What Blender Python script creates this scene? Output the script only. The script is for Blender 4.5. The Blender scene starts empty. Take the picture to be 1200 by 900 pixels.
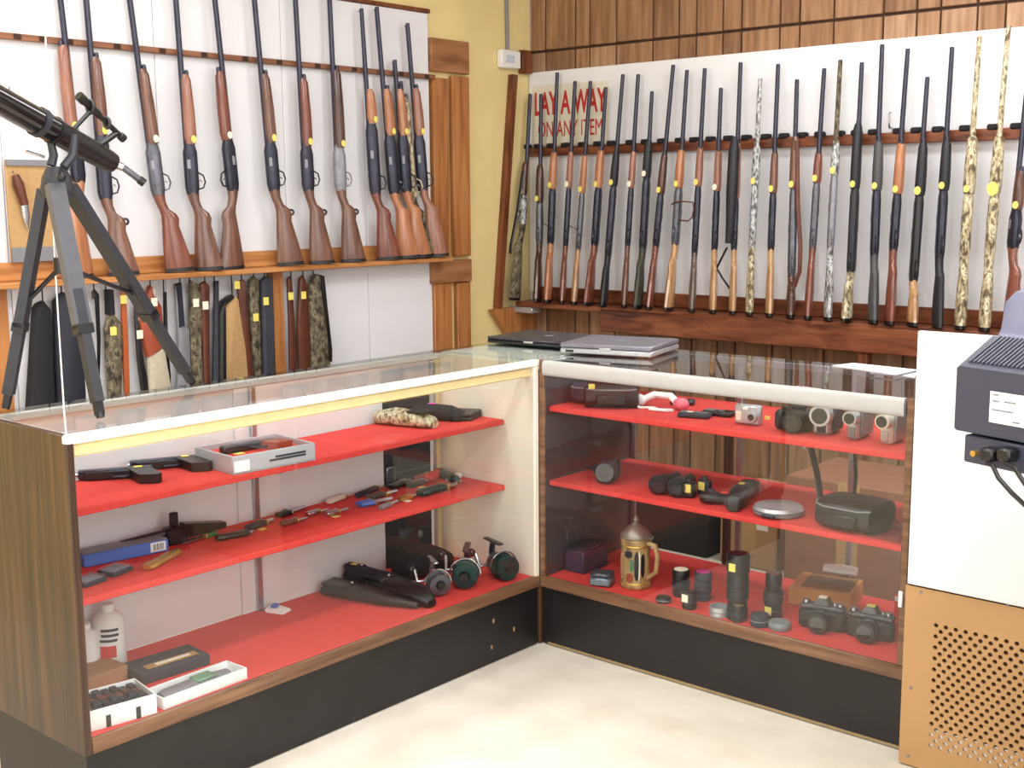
import bpy, bmesh, math, random
from mathutils import Vector, Matrix

# ------------------------------------------------------------------ camera, light, exposure
random.seed(7)
scene = bpy.context.scene
COL = scene.collection
CAM = Vector((2.51983, -3.02270, 1.48618))
RIGHT = Vector((0.7543723, 0.6564065, -0.0072749))
UP = Vector((-0.0935722, 0.1184933, 0.9885361))
FWD = Vector((-0.6497436, 0.7450435, -0.1508095))
FPX = 1435.2434
cd = bpy.data.cameras.new('camera')
cam = bpy.data.objects.new('camera', cd)
COL.objects.link(cam)
cd.sensor_width = 36.0
cd.lens = 36.0 * FPX / 1200.0
cd.clip_start = 0.05
Mx = Matrix((RIGHT, UP, -FWD)).transposed().to_4x4()
Mx.translation = CAM
cam.matrix_world = Mx
scene.camera = cam

scene.view_settings.view_transform = 'Standard'
scene.view_settings.look = 'None'
scene.view_settings.gamma = 1.0
scene.view_settings.use_curve_mapping = False
scene.view_settings.exposure = 0.12

world = bpy.data.worlds.new('world')
scene.world = world
world.use_nodes = True
world.node_tree.nodes['Background'].inputs[0].default_value = (0.9, 0.92, 1.0, 1)
world.node_tree.nodes['Background'].inputs[1].default_value = 0.25

def area_light(name, loc, sx, sy, power, color=(0.97, 0.98, 1.0), rot=(0, 0, 0)):
    l = bpy.data.lights.new(name, 'AREA')
    l.shape = 'RECTANGLE'
    l.size, l.size_y, l.energy, l.color = sx, sy, power, color
    o = bpy.data.objects.new(name, l)
    o.location, o.rotation_euler = loc, rot
    COL.objects.link(o)
    return o
# rows of fluorescent ceiling lamps, all above the frame
area_light('ceiling_lamp_aisle', (-0.55, -1.9, 2.9), 0.3, 2.4, 36)
area_light('ceiling_lamp_back', (1.3, 1.0, 2.9), 2.6, 0.3, 38)
area_light('ceiling_lamp_floor', (1.0, -1.6, 2.9), 0.3, 2.4, 40)
area_light('ceiling_lamp_shop', (2.5, -2.4, 2.9), 0.3, 2.4, 30)
# added cool fill lights behind and beside the camera, to brighten the case interiors
area_light('fill_light_front', (1.2, -4.35, 1.6), 3.6, 1.7, 34, (0.86, 0.92, 1.0), (math.radians(90), 0, 0))
area_light('fill_light_side', (3.55, -1.6, 1.6), 3.0, 1.7, 46, (0.86, 0.92, 1.0), (math.radians(90), 0, math.radians(90)))

# ------------------------------------------------------------------ helpers
def ray(u, v):
    return RIGHT * ((u - 600) / FPX) + UP * ((450 - v) / FPX) + FWD
def onx(u, v, x):
    d = ray(u, v); return CAM + d * ((x - CAM.x) / d.x)
def ony(u, v, y):
    d = ray(u, v); return CAM + d * ((y - CAM.y) / d.y)
def onz(u, v, z):
    d = ray(u, v); return CAM + d * ((z - CAM.z) / d.z)

def lin(c):
    c = c / 255.0
    return c / 12.92 if c <= 0.04045 else ((c + 0.055) / 1.055) ** 2.4
def rgb(r, g, b):
    return (lin(r), lin(g), lin(b), 1.0)

MATS = {}
def mat(name, col, rough=0.5, metal=0.0, var=0.12, scale=30.0, bump=0.0, spec=0.5, coat=0.0):
    if name in MATS: return MATS[name]
    m = bpy.data.materials.new(name); m.use_nodes = True
    nt = m.node_tree; b = nt.nodes['Principled BSDF']
    b.inputs['Roughness'].default_value = rough
    b.inputs['Metallic'].default_value = metal
    b.inputs['Specular IOR Level'].default_value = spec
    b.inputs['Coat Weight'].default_value = coat
    tc = nt.nodes.new('ShaderNodeTexCoord')
    nz = nt.nodes.new('ShaderNodeTexNoise')
    nz.inputs['Scale'].default_value = scale; nz.inputs['Detail'].default_value = 4
    nt.links.new(tc.outputs['Object'], nz.inputs['Vector'])
    rp = nt.nodes.new('ShaderNodeValToRGB')
    c = rgb(*col)
    rp.color_ramp.elements[0].position = 0.3; rp.color_ramp.elements[1].position = 0.7
    rp.color_ramp.elements[0].color = tuple(x * (1 - var) for x in c[:3]) + (1,)
    rp.color_ramp.elements[1].color = tuple(min(1, x * (1 + var)) for x in c[:3]) + (1,)
    nt.links.new(nz.outputs['Fac'], rp.inputs['Fac'])
    nt.links.new(rp.outputs['Color'], b.inputs['Base Color'])
    if bump:
        bp = nt.nodes.new('ShaderNodeBump'); bp.inputs['Strength'].default_value = bump
        bp.inputs['Distance'].default_value = 0.01
        nt.links.new(nz.outputs['Fac'], bp.inputs['Height']); nt.links.new(bp.outputs['Normal'], b.inputs['Normal'])
    MATS[name] = m
    return m

def ramp_mat(name, cols, stretch=(1, 1, 1), scale=6.0, rough=0.5, detail=6.0, pos=None, constant=False, spec=0.5, coat=0.0, distort=0.0, spread=1.0, rnd=True):
    """noise through a ramp of colours: wood when stretched, camouflage when constant"""
    if name in MATS: return MATS[name]
    m = bpy.data.materials.new(name); m.use_nodes = True
    nt = m.node_tree; b = nt.nodes['Principled BSDF']
    b.inputs['Roughness'].default_value = rough
    b.inputs['Specular IOR Level'].default_value = spec
    b.inputs['Coat Weight'].default_value = coat
    b.inputs['Coat Roughness'].default_value = 0.15
    tc = nt.nodes.new('ShaderNodeTexCoord')
    oi = nt.nodes.new('ShaderNodeObjectInfo')
    mp = nt.nodes.new('ShaderNodeMapping')
    mp.inputs['Scale'].default_value = stretch
    nt.links.new(tc.outputs['Object'], mp.inputs['Vector'])
    ad = nt.nodes.new('ShaderNodeVectorMath'); ad.operation = 'MULTIPLY_ADD'
    ad.inputs[1].default_value = (1, 1, 1)
    cb = nt.nodes.new('ShaderNodeVectorMath'); cb.operation = 'SCALE'
    cb.inputs[0].default_value = (37.0, 91.0, 53.0)
    if rnd: nt.links.new(oi.outputs['Random'], cb.inputs['Scale'])
    nt.links.new(mp.outputs['Vector'], ad.inputs[0]); nt.links.new(cb.outputs['Vector'], ad.inputs[2])
    nz = nt.nodes.new('ShaderNodeTexNoise')
    nz.inputs['Scale'].default_value = scale; nz.inputs['Detail'].default_value = detail
    nz.inputs['Distortion'].default_value = distort
    nt.links.new(ad.outputs['Vector'], nz.inputs['Vector'])
    rp = nt.nodes.new('ShaderNodeValToRGB')
    n = len(cols)
    el = rp.color_ramp.elements
    while len(el) < n: el.new(0.5)
    for i, c in enumerate(cols):
        p = pos[i] if pos else 0.5 + (i / (n - 1) - 0.5) * 0.42 * spread
        el[i].position = p; el[i].color = rgb(*c)
    if constant: rp.color_ramp.interpolation = 'CONSTANT'
    nt.links.new(nz.outputs['Fac'], rp.inputs['Fac'])
    nt.links.new(rp.outputs['Color'], b.inputs['Base Color'])
    MATS[name] = m
    return m

def glass_mat(name, tint=(0.97, 0.985, 0.98), ior=1.5, rough=0.0):
    if name in MATS: return MATS[name]
    m = bpy.data.materials.new(name); m.use_nodes = True
    nt = m.node_tree; nt.nodes.clear()
    o = nt.nodes.new('ShaderNodeOutputMaterial'); mx = nt.nodes.new('ShaderNodeMixShader')
    t = nt.nodes.new('ShaderNodeBsdfTransparent'); g = nt.nodes.new('ShaderNodeBsdfGlossy'); f = nt.nodes.new('ShaderNodeFresnel')
    t.inputs['Color'].default_value = (*tint, 1)
    g.inputs['Roughness'].default_value = rough
    f.inputs['IOR'].default_value = ior
    ge = nt.nodes.new('ShaderNodeNewGeometry'); inv = nt.nodes.new('ShaderNodeMath'); inv.operation = 'SUBTRACT'; inv.inputs[0].default_value = 1.0
    mu = nt.nodes.new('ShaderNodeMath'); mu.operation = 'MULTIPLY'
    nt.links.new(ge.outputs['Backfacing'], inv.inputs[1]); nt.links.new(inv.outputs[0], mu.inputs[0]); nt.links.new(f.outputs[0], mu.inputs[1])
    nt.links.new(mu.outputs[0], mx.inputs[0]); nt.links.new(t.outputs[0], mx.inputs[1]); nt.links.new(g.outputs[0], mx.inputs[2])
    nt.links.new(mx.outputs[0], o.inputs[0])
    MATS[name] = m
    return m

class MB:
    """collects geometry for ONE mesh object"""
    def __init__(s): s.v = []; s.f = []; s.M = Matrix.Identity(4)
    def add(s, vs, fs):
        n = len(s.v)
        s.v += [tuple(s.M @ Vector(p)) for p in vs]
        s.f += [tuple(i + n for i in f) for f in fs]
        return s
    def box(s, a, b):
        x0, y0, z0 = a; x1, y1, z1 = b
        return s.add([(x0,y0,z0),(x1,y0,z0),(x1,y1,z0),(x0,y1,z0),(x0,y0,z1),(x1,y0,z1),(x1,y1,z1),(x0,y1,z1)],
              [(0,3,2,1),(4,5,6,7),(0,1,5,4),(1,2,6,5),(2,3,7,6),(3,0,4,7)])
    def cbox(s, a, b, c=0.004):
        """box with chamfered edges"""
        lo = [min(a[i], b[i]) for i in range(3)]; hi = [max(a[i], b[i]) for i in range(3)]
        c = min(c, *[(hi[i] - lo[i]) * 0.45 for i in range(3)])
        pts = []; idx = {}
        for sx in (0, 1):
            for sy in (0, 1):
                for sz in (0, 1):
                    q = (sx, sy, sz)
                    for ax in range(3):
                        p = []
                        for i in range(3):
                            e = hi[i] if q[i] else lo[i]
                            if i != ax: e += -c if q[i] else c
                            p.append(e)
                        idx[(q, ax)] = len(pts); pts.append(tuple(p))
        fs = []
        for ax in range(3):
            i, j = (ax + 1) % 3, (ax + 2) % 3
            for sd in (0, 1):
                ring = []
                for (a_, b_) in ((0,0),(1,0),(1,1),(0,1)):
                    q = [0,0,0]; q[ax] = sd; q[i] = a_; q[j] = b_
                    ring.append(idx[(tuple(q), ax)])
                fs.append(tuple(ring if sd else ring[::-1]))
        for ax in range(3):
            i, j = (ax + 1) % 3, (ax + 2) % 3
            for a_ in (0, 1):
                for b_ in (0, 1):
                    q0 = [0,0,0]; q0[i] = a_; q0[j] = b_; q1 = list(q0); q1[ax] = 1
                    q0, q1 = tuple(q0), tuple(q1)
                    r = [idx[(q0, i)], idx[(q1, i)], idx[(q1, j)], idx[(q0, j)]]
                    fs.append(tuple(r if (a_ != b_) else r[::-1]))
        for q in [(x,y,z) for x in (0,1) for y in (0,1) for z in (0,1)]:
            r = [idx[(q,0)], idx[(q,1)], idx[(q,2)]]
            fs.append(tuple(r if sum(q) % 2 else r[::-1]))
        return s.add(pts, fs)
    def loft(s, rings, cap=True):
        n = len(rings[0]); vs = [p for r in rings for p in r]; fs = []
        for k in range(len(rings) - 1):
            for i in range(n):
                j = (i + 1) % n
                fs.append((k*n+i, k*n+j, (k+1)*n+j, (k+1)*n+i))
        if cap:
            fs.append(tuple(range(n))[::-1]); fs.append(tuple(range((len(rings)-1)*n, len(rings)*n)))
        return s.add(vs, fs)
    def ell(s, secs, n=10, p=2.0):
        """loft along local z: sections (z, xc, hx, hy) or (z, xc, hx, hy, yc); p > 2 squares them"""
        rings = []
        for q in secs:
            z, xc, hx, hy = q[:4]; yc = q[4] if len(q) > 4 else 0
            r = []
            for i in range(n):
                a = 2 * math.pi * (i + 0.5) / n; c, d = math.cos(a), math.sin(a)
                r.append((xc + hx * math.copysign(abs(c) ** (2/p), c), yc + hy * math.copysign(abs(d) ** (2/p), d), z))
            rings.append(r)
        return s.loft(rings)
    def tube(s, pts, r, n=8, flat=1.0):
        pts = [Vector(p) for p in pts]
        rr = r if isinstance(r, (list, tuple)) else [r] * len(pts)
        rings = []; up = None
        for i, p in enumerate(pts):
            t = (pts[min(i+1, len(pts)-1)] - pts[max(i-1, 0)]).normalized()
            if up is None:
                up = Vector((0,0,1)) if abs(t.z) < 0.9 else Vector((1,0,0))
            a = t.cross(up)
            if a.length < 1e-6: a = t.cross(Vector((0.3,1,0.2)))
            a.normalize(); b = a.cross(t); up = b
            rings.append([tuple(p + a * (rr[i] * math.cos(2*math.pi*k/n)) + b * (rr[i] * flat * math.sin(2*math.pi*k/n))) for k in range(n)])
        return s.loft(rings)
    def cyl(s, p0, p1, r0, r1=None, n=14):
        return s.tube([p0, p1], [r0, r0 if r1 is None else r1], n)
    def lathe(s, prof, n=20, c=(0,0,0)):
        rings = [[(c[0] + r*math.cos(2*math.pi*i/n), c[1] + r*math.sin(2*math.pi*i/n), c[2] + z) for i in range(n)] for r, z in prof]
        return s.loft(rings)
    def prism(s, poly, h, fn):
        """poly of 2-d points, thickness h; fn(a, b, t) -> point"""
        n = len(poly)
        vs = [fn(a, b, 0) for a, b in poly] + [fn(a, b, h) for a, b in poly]
        fs = [tuple(range(n))[::-1], tuple(range(n, 2*n))] + [(i, (i+1) % n, n + (i+1) % n, n + i) for i in range(n)]
        return s.add(vs, fs)
    def ball(s, c, rx, ry=None, rz=None, n=12, m=8):
        ry = ry or rx; rz = rz or rx
        rings = []
        for k in range(m + 1):
            a = math.pi * (k + 0.02) / (m + 0.04) - math.pi / 2
            rings.append([(c[0] + rx*math.cos(a)*math.cos(2*math.pi*i/n), c[1] + ry*math.cos(a)*math.sin(2*math.pi*i/n), c[2] + rz*math.sin(a)) for i in range(n)])
        return s.loft(rings)
    def torus(s, c, R, r, axis='z', n=20, m=8, a0=0.0, a1=2*math.pi):
        full = abs(a1 - a0 - 2*math.pi) < 1e-6
        pts = []
        N = n if full else n + 1
        rings = []
        for i in range(N):
            a = a0 + (a1 - a0) * i / n
            ring = []
            for k in range(m):
                b = 2*math.pi*k/m; rad = R + r*math.cos(b); h = r*math.sin(b)
                q = {'z': (rad*math.cos(a), rad*math.sin(a), h), 'y': (rad*math.cos(a), h, rad*math.sin(a)), 'x': (h, rad*math.cos(a), rad*math.sin(a))}[axis]
                ring.append((c[0]+q[0], c[1]+q[1], c[2]+q[2]))
            rings.append(ring)
        if full: rings.append(rings[0])
        return s.loft(rings, cap=not full)
    def mesh(s, name, m, smooth=40):
        me = bpy.data.meshes.new(name)
        me.from_pydata(s.v, [], s.f)
        bm = bmesh.new(); bm.from_mesh(me)
        bmesh.ops.recalc_face_normals(bm, faces=bm.faces[:])
        bm.to_mesh(me); bm.free()
        me.materials.append(m)
        if smooth:
            for p in me.polygons: p.use_smooth = True
            me.set_sharp_from_angle(angle=math.radians(smooth))
        return me
    def build(s, name, m, parent=None, label=None, smooth=40):
        o = bpy.data.objects.new(name, s.mesh(name, m, smooth))
        COL.objects.link(o)
        if parent: o.parent = parent
        if label: o['label'] = label
        return o

def tag(o, label, cat, group=None):
    o['label'] = label; o['category'] = cat
    if group: o['group'] = group
    return o
def thing(name, label, cat, loc=(0, 0, 0), rz=0.0, group=None):
    o = bpy.data.objects.new(name, None); COL.objects.link(o)
    o.empty_display_size = 0.05
    o.location = loc; o.rotation_euler = (0, 0, rz)
    return tag(o, label, cat, group)
def struct(o, label=None):
    o['kind'] = 'structure'
    if label: o['label'] = label
    return o

# ------------------------------------------------------------------ materials
WHITE_BOARD = mat('white_painted_board', (236, 236, 240), 0.45, var=0.015, scale=3)
YELLOW = mat('yellow_wall_paint', (234, 212, 150), 0.6, var=0.05, scale=4)
CREAM = mat('cream_paint', (236, 228, 212), 0.5, var=0.03, scale=4)
CEIL = mat('ceiling_paint', (240, 238, 232), 0.8, var=0.02)
FLOOR = ramp_mat('speckled_vinyl', [(220, 210, 194), (228, 219, 203), (233, 225, 210)], scale=7, rough=0.35, detail=12, pos=[0.3, 0.47, 0.6])
PANEL_WOOD = ramp_mat('wall_panel_wood', [(124, 88, 60), (150, 110, 78), (170, 130, 98)], (9, 9, 0.7), 5, 0.4, spread=1.0)
PANEL_PALE = ramp_mat('pale_panel_wood', [(140, 104, 76), (168, 130, 100), (188, 152, 122)], (9, 9, 0.7), 5, 0.4)
PANEL_DARK = ramp_mat('dark_panel_wood', [(108, 74, 50), (132, 94, 66), (154, 116, 84)], (9, 9, 0.7), 5, 0.4)
GROOVE = mat('groove_brown', (58, 34, 22), 0.7)
PINE = ramp_mat('orange_pine', [(138, 82, 40), (176, 114, 62), (192, 132, 80)], (14, 14, 0.9), 3.0, 0.42)
PINE_H = ramp_mat('orange_pine_level', [(156, 96, 50), (192, 130, 74), (206, 148, 92)], (14, 0.9, 14), 3.0, 0.42)
BOARD_TAN = ramp_mat('weathered_board', [(124, 78, 46), (160, 108, 70), (178, 126, 88)], (1.2, 1.2, 6), 3.0, 0.5)
RAIL_WOOD = ramp_mat('thin_rail_wood', [(120, 74, 48), (160, 108, 78)], (12, 0.9, 12), 3.0, 0.5)
DARK_RAIL = ramp_mat('dark_red_wood', [(52, 24, 16), (118, 64, 40), (152, 92, 60)], (1.6, 9, 9), 2.6, 0.35, distort=0.8)
DARK_POST = ramp_mat('dark_red_wood_upright', [(76, 38, 20), (120, 64, 36), (138, 80, 48)], (12, 12, 0.9), 3.0, 0.4)
CASE_WOOD = ramp_mat('walnut_laminate', [(36, 24, 17), (66, 44, 31), (94, 66, 46)], (16, 16, 0.8), 2.2, 0.35, distort=0.6)
CASE_EDGE = ramp_mat('walnut_edge', [(84, 56, 38), (118, 84, 60), (142, 106, 78)], (1, 1, 14), 4.0, 0.35)
KICK = mat('scuffed_black_base', (25, 22, 24), 0.45, var=0.35, scale=9)
RED = mat('red_felt', (216, 60, 54), 0.8, var=0.07, scale=60)
RED_EDGE = mat('red_shelf_edge', (226, 44, 40), 0.7, var=0.05)
WHITE_MET = mat('white_enamel', (238, 236, 232), 0.3, var=0.02)
CREAM_MET = mat('cream_lamp_rail', (232, 214, 158), 0.45, var=0.05)
ALU = mat('aluminium', (176, 178, 186), 0.3, 0.9, var=0.05)
TUBE = mat('grey_white_tube', (180, 180, 179), 0.35, var=0.03)
GLASS = glass_mat('clear_glass', ior=1.72)
GLASS_TOP = glass_mat('counter_glass', (0.93, 0.96, 0.95), 1.9, 0.03)
BLACK = mat('black_plastic', (24, 24, 27), 0.35, var=0.2)
BLACK_MATTE = mat('black_fabric', (26, 25, 29), 0.85, var=0.3, scale=80)
BLACK_LEATHER = mat('black_leather', (24, 22, 24), 0.38, var=0.3, scale=40, bump=0.2)
BLUED = mat('blued_steel', (54, 55, 66), 0.3, 0.65, var=0.25)
BARREL = mat('barrel_steel', (62, 62, 76), 0.33, 0.6, var=0.12)
STEEL = mat('bright_steel', (190, 190, 196), 0.22, 0.95, var=0.08)
SATIN = mat('satin_receiver', (136, 136, 142), 0.42, 0.4, var=.15, scale=40)
GUNGRAY = mat('grey_receiver', (92, 92, 100), 0.3, 0.6, var=0.3, scale=40)
TAG_YEL = mat('yellow_price_tag', (238, 222, 112), 0.6, var=0.04)
TAG_WHITE = mat('white_price_tag', (244, 238, 214), 0.6, var=0.03)
TAG_PINK = mat('pink_price_tag', (236, 84, 190), 0.6, var=0.04)
def gunwood(name, a, b): return ramp_mat(name, [a, b], (10, 10, 1.0), 6.0, 0.3, coat=0.5)
W_BROWN = gunwood('walnut_stock', (84, 50, 38), (128, 84, 64))
W_DARK = gunwood('dark_stock', (48, 26, 20), (92, 52, 36))
W_RED = gunwood('red_brown_stock', (92, 44, 32), (138, 74, 54))
W_ORANGE = gunwood('orange_stock', (152, 90, 54), (190, 128, 88))
W_TAN = gunwood('tan_stock', (158, 112, 70), (198, 156, 112))
W_PINKISH = gunwood('rosy_stock', (126, 76, 60), (170, 116, 94))
W_GREYBR = gunwood('grey_brown_stock', (72, 58, 50), (112, 94, 84))
SYN_BLACK = mat('synthetic_stock', (30, 30, 37), 0.5, var=0.15)
SYN_OLIVE = mat('olive_synthetic_stock', (62, 60, 50), 0.5, var=0.25, scale=20)
SYN_GREY = mat('grey_synthetic_stock', (72, 72, 74), 0.5, var=0.15)
CAMO_TAN = ramp_mat('tan_camouflage', [(96, 82, 60), (168, 152, 118), (206, 196, 166), (122, 112, 84)], (14, 14, 7), 4.2, 0.55, 3, [0.0, 0.42, 0.52, 0.62], True)
CAMO_GREY = ramp_mat('grey_camouflage', [(84, 84, 82), (150, 150, 148), (196, 198, 200), (110, 112, 108)], (14, 14, 7), 4.4, 0.55, 3, [0.0, 0.42, 0.52, 0.62], True)
CAMO_DARK = ramp_mat('dark_camouflage', [(50, 44, 34), (96, 86, 66), (132, 120, 96), (60, 62, 48)], (10, 10, 6), 5.0, 0.7, 4, [0.0, 0.42, 0.54, 0.62], True)
LEATHER = mat('brown_leather', (92, 46, 30), 0.45, var=0.3, scale=18)
LEATHER_RED = mat('red_brown_leather', (150, 66, 40), 0.5, var=0.12, scale=14)
LEATHER_ORANGE = mat('orange_leather', (176, 88, 42), 0.5, var=0.12, scale=14)
CANVAS = mat('tan_canvas', (186, 148, 100), 0.85, var=0.08, scale=60)
CANVAS_PALE = mat('pale_canvas', (196, 184, 164), 0.85, var=0.08, scale=60)
NAVY = mat('navy_nylon', (30, 32, 44), 0.7, var=0.2, scale=30)
CHARCOAL = mat('charcoal_nylon', (52, 54, 64), 0.7, var=0.15, scale=30)
CARD = mat('brown_cardboard', (172, 132, 92), 0.8, var=0.06, scale=8)
PAPER = mat('white_paper', (242, 242, 242), 0.7, var=0.01)
PAPER_TAN = mat('tan_sign_card', (228, 222, 204), 0.7, var=0.03)
SIGN_RED = mat('red_sign_paint', (196, 44, 40), 0.6, var=0.05)
SILVER = mat('silver_plastic', (190, 190, 194), 0.3, 0.5, var=0.05)
GREY = mat('grey_plastic', (128, 128, 134), 0.45, var=0.08)
BLUE = mat('blue_card', (84, 118, 200), 0.5, var=0.1, scale=12)
BRASS = mat('brass', (206, 168, 84), 0.3, 0.8, var=0.15)
PINK = mat('magenta_glint', (200, 70, 140), 0.5)  # colour of a reflection painted on one lens front
LENS = mat('lens_glass', (16, 18, 30), 0.05, var=0.1, spec=1.0)
GREENISH = mat('dark_teal_metal', (36, 70, 70), 0.3, 0.6, var=0.3)
MONITOR = mat('dark_monitor_shell', (58, 59, 76), 0.4, var=0.04)
PEG = mat('pegboard_brown', (188, 146, 98), 0.5, var=0.06, scale=5)
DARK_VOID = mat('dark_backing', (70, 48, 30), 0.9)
CLEAR_BAG = glass_mat('clear_bag', (0.82, 0.84, 0.85), 1.45, 0.2)

# ------------------------------------------------------------------ the room
XL, YB, HC = -1.61, 1.87, 2.95            # left wall, back wall, ceiling
XR, YF = 3.6, -4.4
H = 0.965                                  # counter height
struct(MB().box((XL - 0.1, YF - 0.1, -0.05), (XR + 0.1, YB + 0.1, 0)).build('floor', FLOOR), 'cream speckled vinyl floor')
struct(MB().box((XL - 0.1, YF - 0.1, HC), (XR + 0.1, YB + 0.1, HC + 0.05)).build('ceiling', CEIL), 'off white ceiling')
wl = struct(MB().box((XL - 0.1, YF, 0), (XL, YB, HC)).build('wall_left', YELLOW), 'yellow painted wall')
wb = struct(MB().box((XL, YB + 0.012, 0), (XR, YB + 0.1, HC)).build('wall_back', GROOVE), 'wood plank panelled wall')
struct(MB().box((XR, YF, 0), (XR + 0.1, YB, HC)).build('wall_right', CREAM), 'cream wall')
struct(MB().box((XL, YF - 0.1, 0), (XR, YF, HC)).build('wall_front', CREAM), 'cream wall')

# planks of the back wall: the vertical joints as the photo spaces them, one level joint at 2.21 m
joints = [XL] + [ony(u, 20, YB).x for u in (639, 674, 691, 722, 765, 795.5, 816, 847, 869, 914, 937, 977, 1035, 1074, 1102, 1145, 1178)]
steps = [0.2, 0.09, 0.15, 0.11, 0.24, 0.13]
k = 0
while joints[-1] < XR - 0.25:
    joints.append(joints[-1] + steps[k % 6]); k += 1
joints.append(XR)
ZJ = 2.21
for i in range(len(joints) - 1):
    a, b = joints[i] + 0.004, joints[i + 1] - 0.004
    for z0, z1 in ((0.005, ZJ - 0.006), (ZJ + 0.006, HC - 0.005)):
        MB().cbox((a, YB, z0), (b, YB + 0.02, z1), 0.003).build('plank', random.choice((PANEL_WOOD, PANEL_WOOD, PANEL_PALE, PANEL_DARK)), wb)

# left wall: white boards below a dark trim, pine boards at their end
yw0, yw1 = -1.6, 1.128
seams = [yw0, -0.95, -0.33, 0.27, 0.72, yw1]
for i in range(5):
    MB().cbox((XL, seams[i] + 0.0015, 0.005), (XL + 0.012, seams[i + 1] - 0.0015, 2.325), 0.002).build('panel', WHITE_BOARD, wl, 'white painted board')
struct(MB().cbox((XL, yw0, 2.326), (XL + 0.02, yw1 + 0.01, 2.345), 0.003).build('trim_1', DARK_POST), 'dark wooden strip along the top of the white boards')
xb = XL + 0.03
def pine_board(u0, v0, u1, v1, m, x=xb):
    p, q = onx(u0, v0, x), onx(u1, v1, x)
    return MB().cbox((XL, p.y + 0.002, q.z + 0.002), (x, q.y - 0.002, p.z - 0.002), 0.004).build('plank', m, wl)
pine_board(505, 43, 551, 88, BOARD_TAN)
pine_board(507, 90, 529, 304, PINE); pine_board(530, 88, 553, 300, PINE)
pine_board(508, 306, 554, 330, BOARD_TAN, xb + 0.012)
pine_board(509, 332, 535, 640, PINE); pine_board(536, 331, 556, 640, PINE)

# thermostat-like box, its conduit and a wooden block on the yellow wall
t = thing('sensor_box', 'small white box on the yellow wall with a grey conduit above', 'wall box', (XL, 1.69, 2.16))
MB().cbox((0, -0.075, -0.042), (0.035, 0.07, 0.046), 0.006).build('housing', WHITE_MET, t)
MB().cbox((0.035, -0.045, -0.018), (0.037, 0.02, 0.02), 0.001).build('face_plate', mat('pale_blue_grey', (196, 206, 216), 0.5), t)
MB().cyl((0.012, -0.005, 0.046), (0.012, -0.02, HC - 2.16), 0.009, n=8).build('conduit', GREY, t)
o = tag(MB().cbox((XL, 1.775, 2.10), (XL + 0.035, 1.845, 2.215), 0.004).build('wood_block', DARK_POST), 'small brown wooden block right of the white wall box', 'block')

# ------------------------------------------------------------------ gun rack on the left wall
t = thing('gun_rack', 'pine ledge and notched rail of the left wall gun rack', 'gun rack', (XL, 0, 1.2))
def lb(a, b, c=0.003): return MB().cbox((a[0] - XL, a[1], a[2] - 1.2), (b[0] - XL, b[1], b[2] - 1.2), c)
lb((XL + 0.013, yw0, 2.028), (XL + 0.036, 1.15, 2.05)).build('rail', RAIL_WOOD, t)
lb((XL + 0.013, yw0, 1.19), (XL + 0.12, 1.16, 1.21)).build('ledge', PINE_H, t)
lb((XL + 0.013, yw0, 1.2105), (XL + 0.03, 1.12, 1.275)).build('back_strip', PINE_H, t)
for u in (20, 50, 81, 137, 190, 239, 287, 327, 372, 415, 470, 500):
    p = onx(u, 40 + u * 0.095, XL + 0.036)
    lb((XL + 0.0365, p.y - 0.014, 2.03), (XL + 0.041, p.y + 0.014, 2.048), 0.002).build('notch', GROOVE, t)
p = onx(320, 330, XL + 0.06); q = onx(332, 330, XL + 0.06)
lb((XL + 0.013, p.y, 0.02), (XL + 0.06, q.y, 1.189)).build('post', PINE, t)
lb((XL + 0.013, -1.12, 0.02), (XL + 0.05, -0.985, 1.189)).build('post', PINE, t)
lb((XL + 0.013, -1.12, 1.276), (XL + 0.03, -1.0, 2.02)).build('post', DARK_POST, t)

# ------------------------------------------------------------------ gun rack on the back wall
t = thing('gun_rack', 'long dark wood gun rack with white backing on the panelled wall', 'gun rack', (0, YB, 0.96))
def bb(a, b, c=0.003): return MB().cbox((a[0], a[1] - YB, a[2] - 0.96), (b[0], b[1] - YB, b[2] - 0.96), c)
XE = 3.55
bb((XL + 0.005, 1.856, 1.0), (XE, YB - 0.001, 2.11), 0.002).build('backing_board', WHITE_BOARD, t)
bb((XL + 0.005, 1.825, 1.69), (XE, 1.8555, 1.735)).build('rail', DARK_RAIL, t)
bb((XL + 0.045, 1.69, 0.935), (XE, 1.868, 0.962)).build('ledge', DARK_RAIL, t)
bb((XL + 0.045, 1.842, 0.963), (XE, 1.868, 1.03)).build('back_strip', DARK_RAIL, t)
pL = ony(705, 375, 1.69)
bb((pL.x, 1.675, 0.845), (XE, 1.6895, 0.95), 0.005).build('apron', DARK_RAIL, t)
p = ony(1005, 400, 1.7); q = ony(1017, 400, 1.7)
bb((p.x, 1.70, 0.02), (q.x, 1.75, 0.934), 0.004).build('post', DARK_POST, t)
# leaning end board at the corner
a0, a1 = onx(603, 95, XL + 0.03), onx(585, 360, XL + 0.03)
m = MB()
m.prism([(a1.y - 0.018, 0.93), (a1.y + 0.018, 0.93), (a0.y + 0.02, 2.09), (a0.y - 0.016, 2.09)], 0.032, lambda y, z, h: (XL + 0.004 + h, y - YB, z - 0.96))
m.build('end_board', DARK_POST, t)
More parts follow.
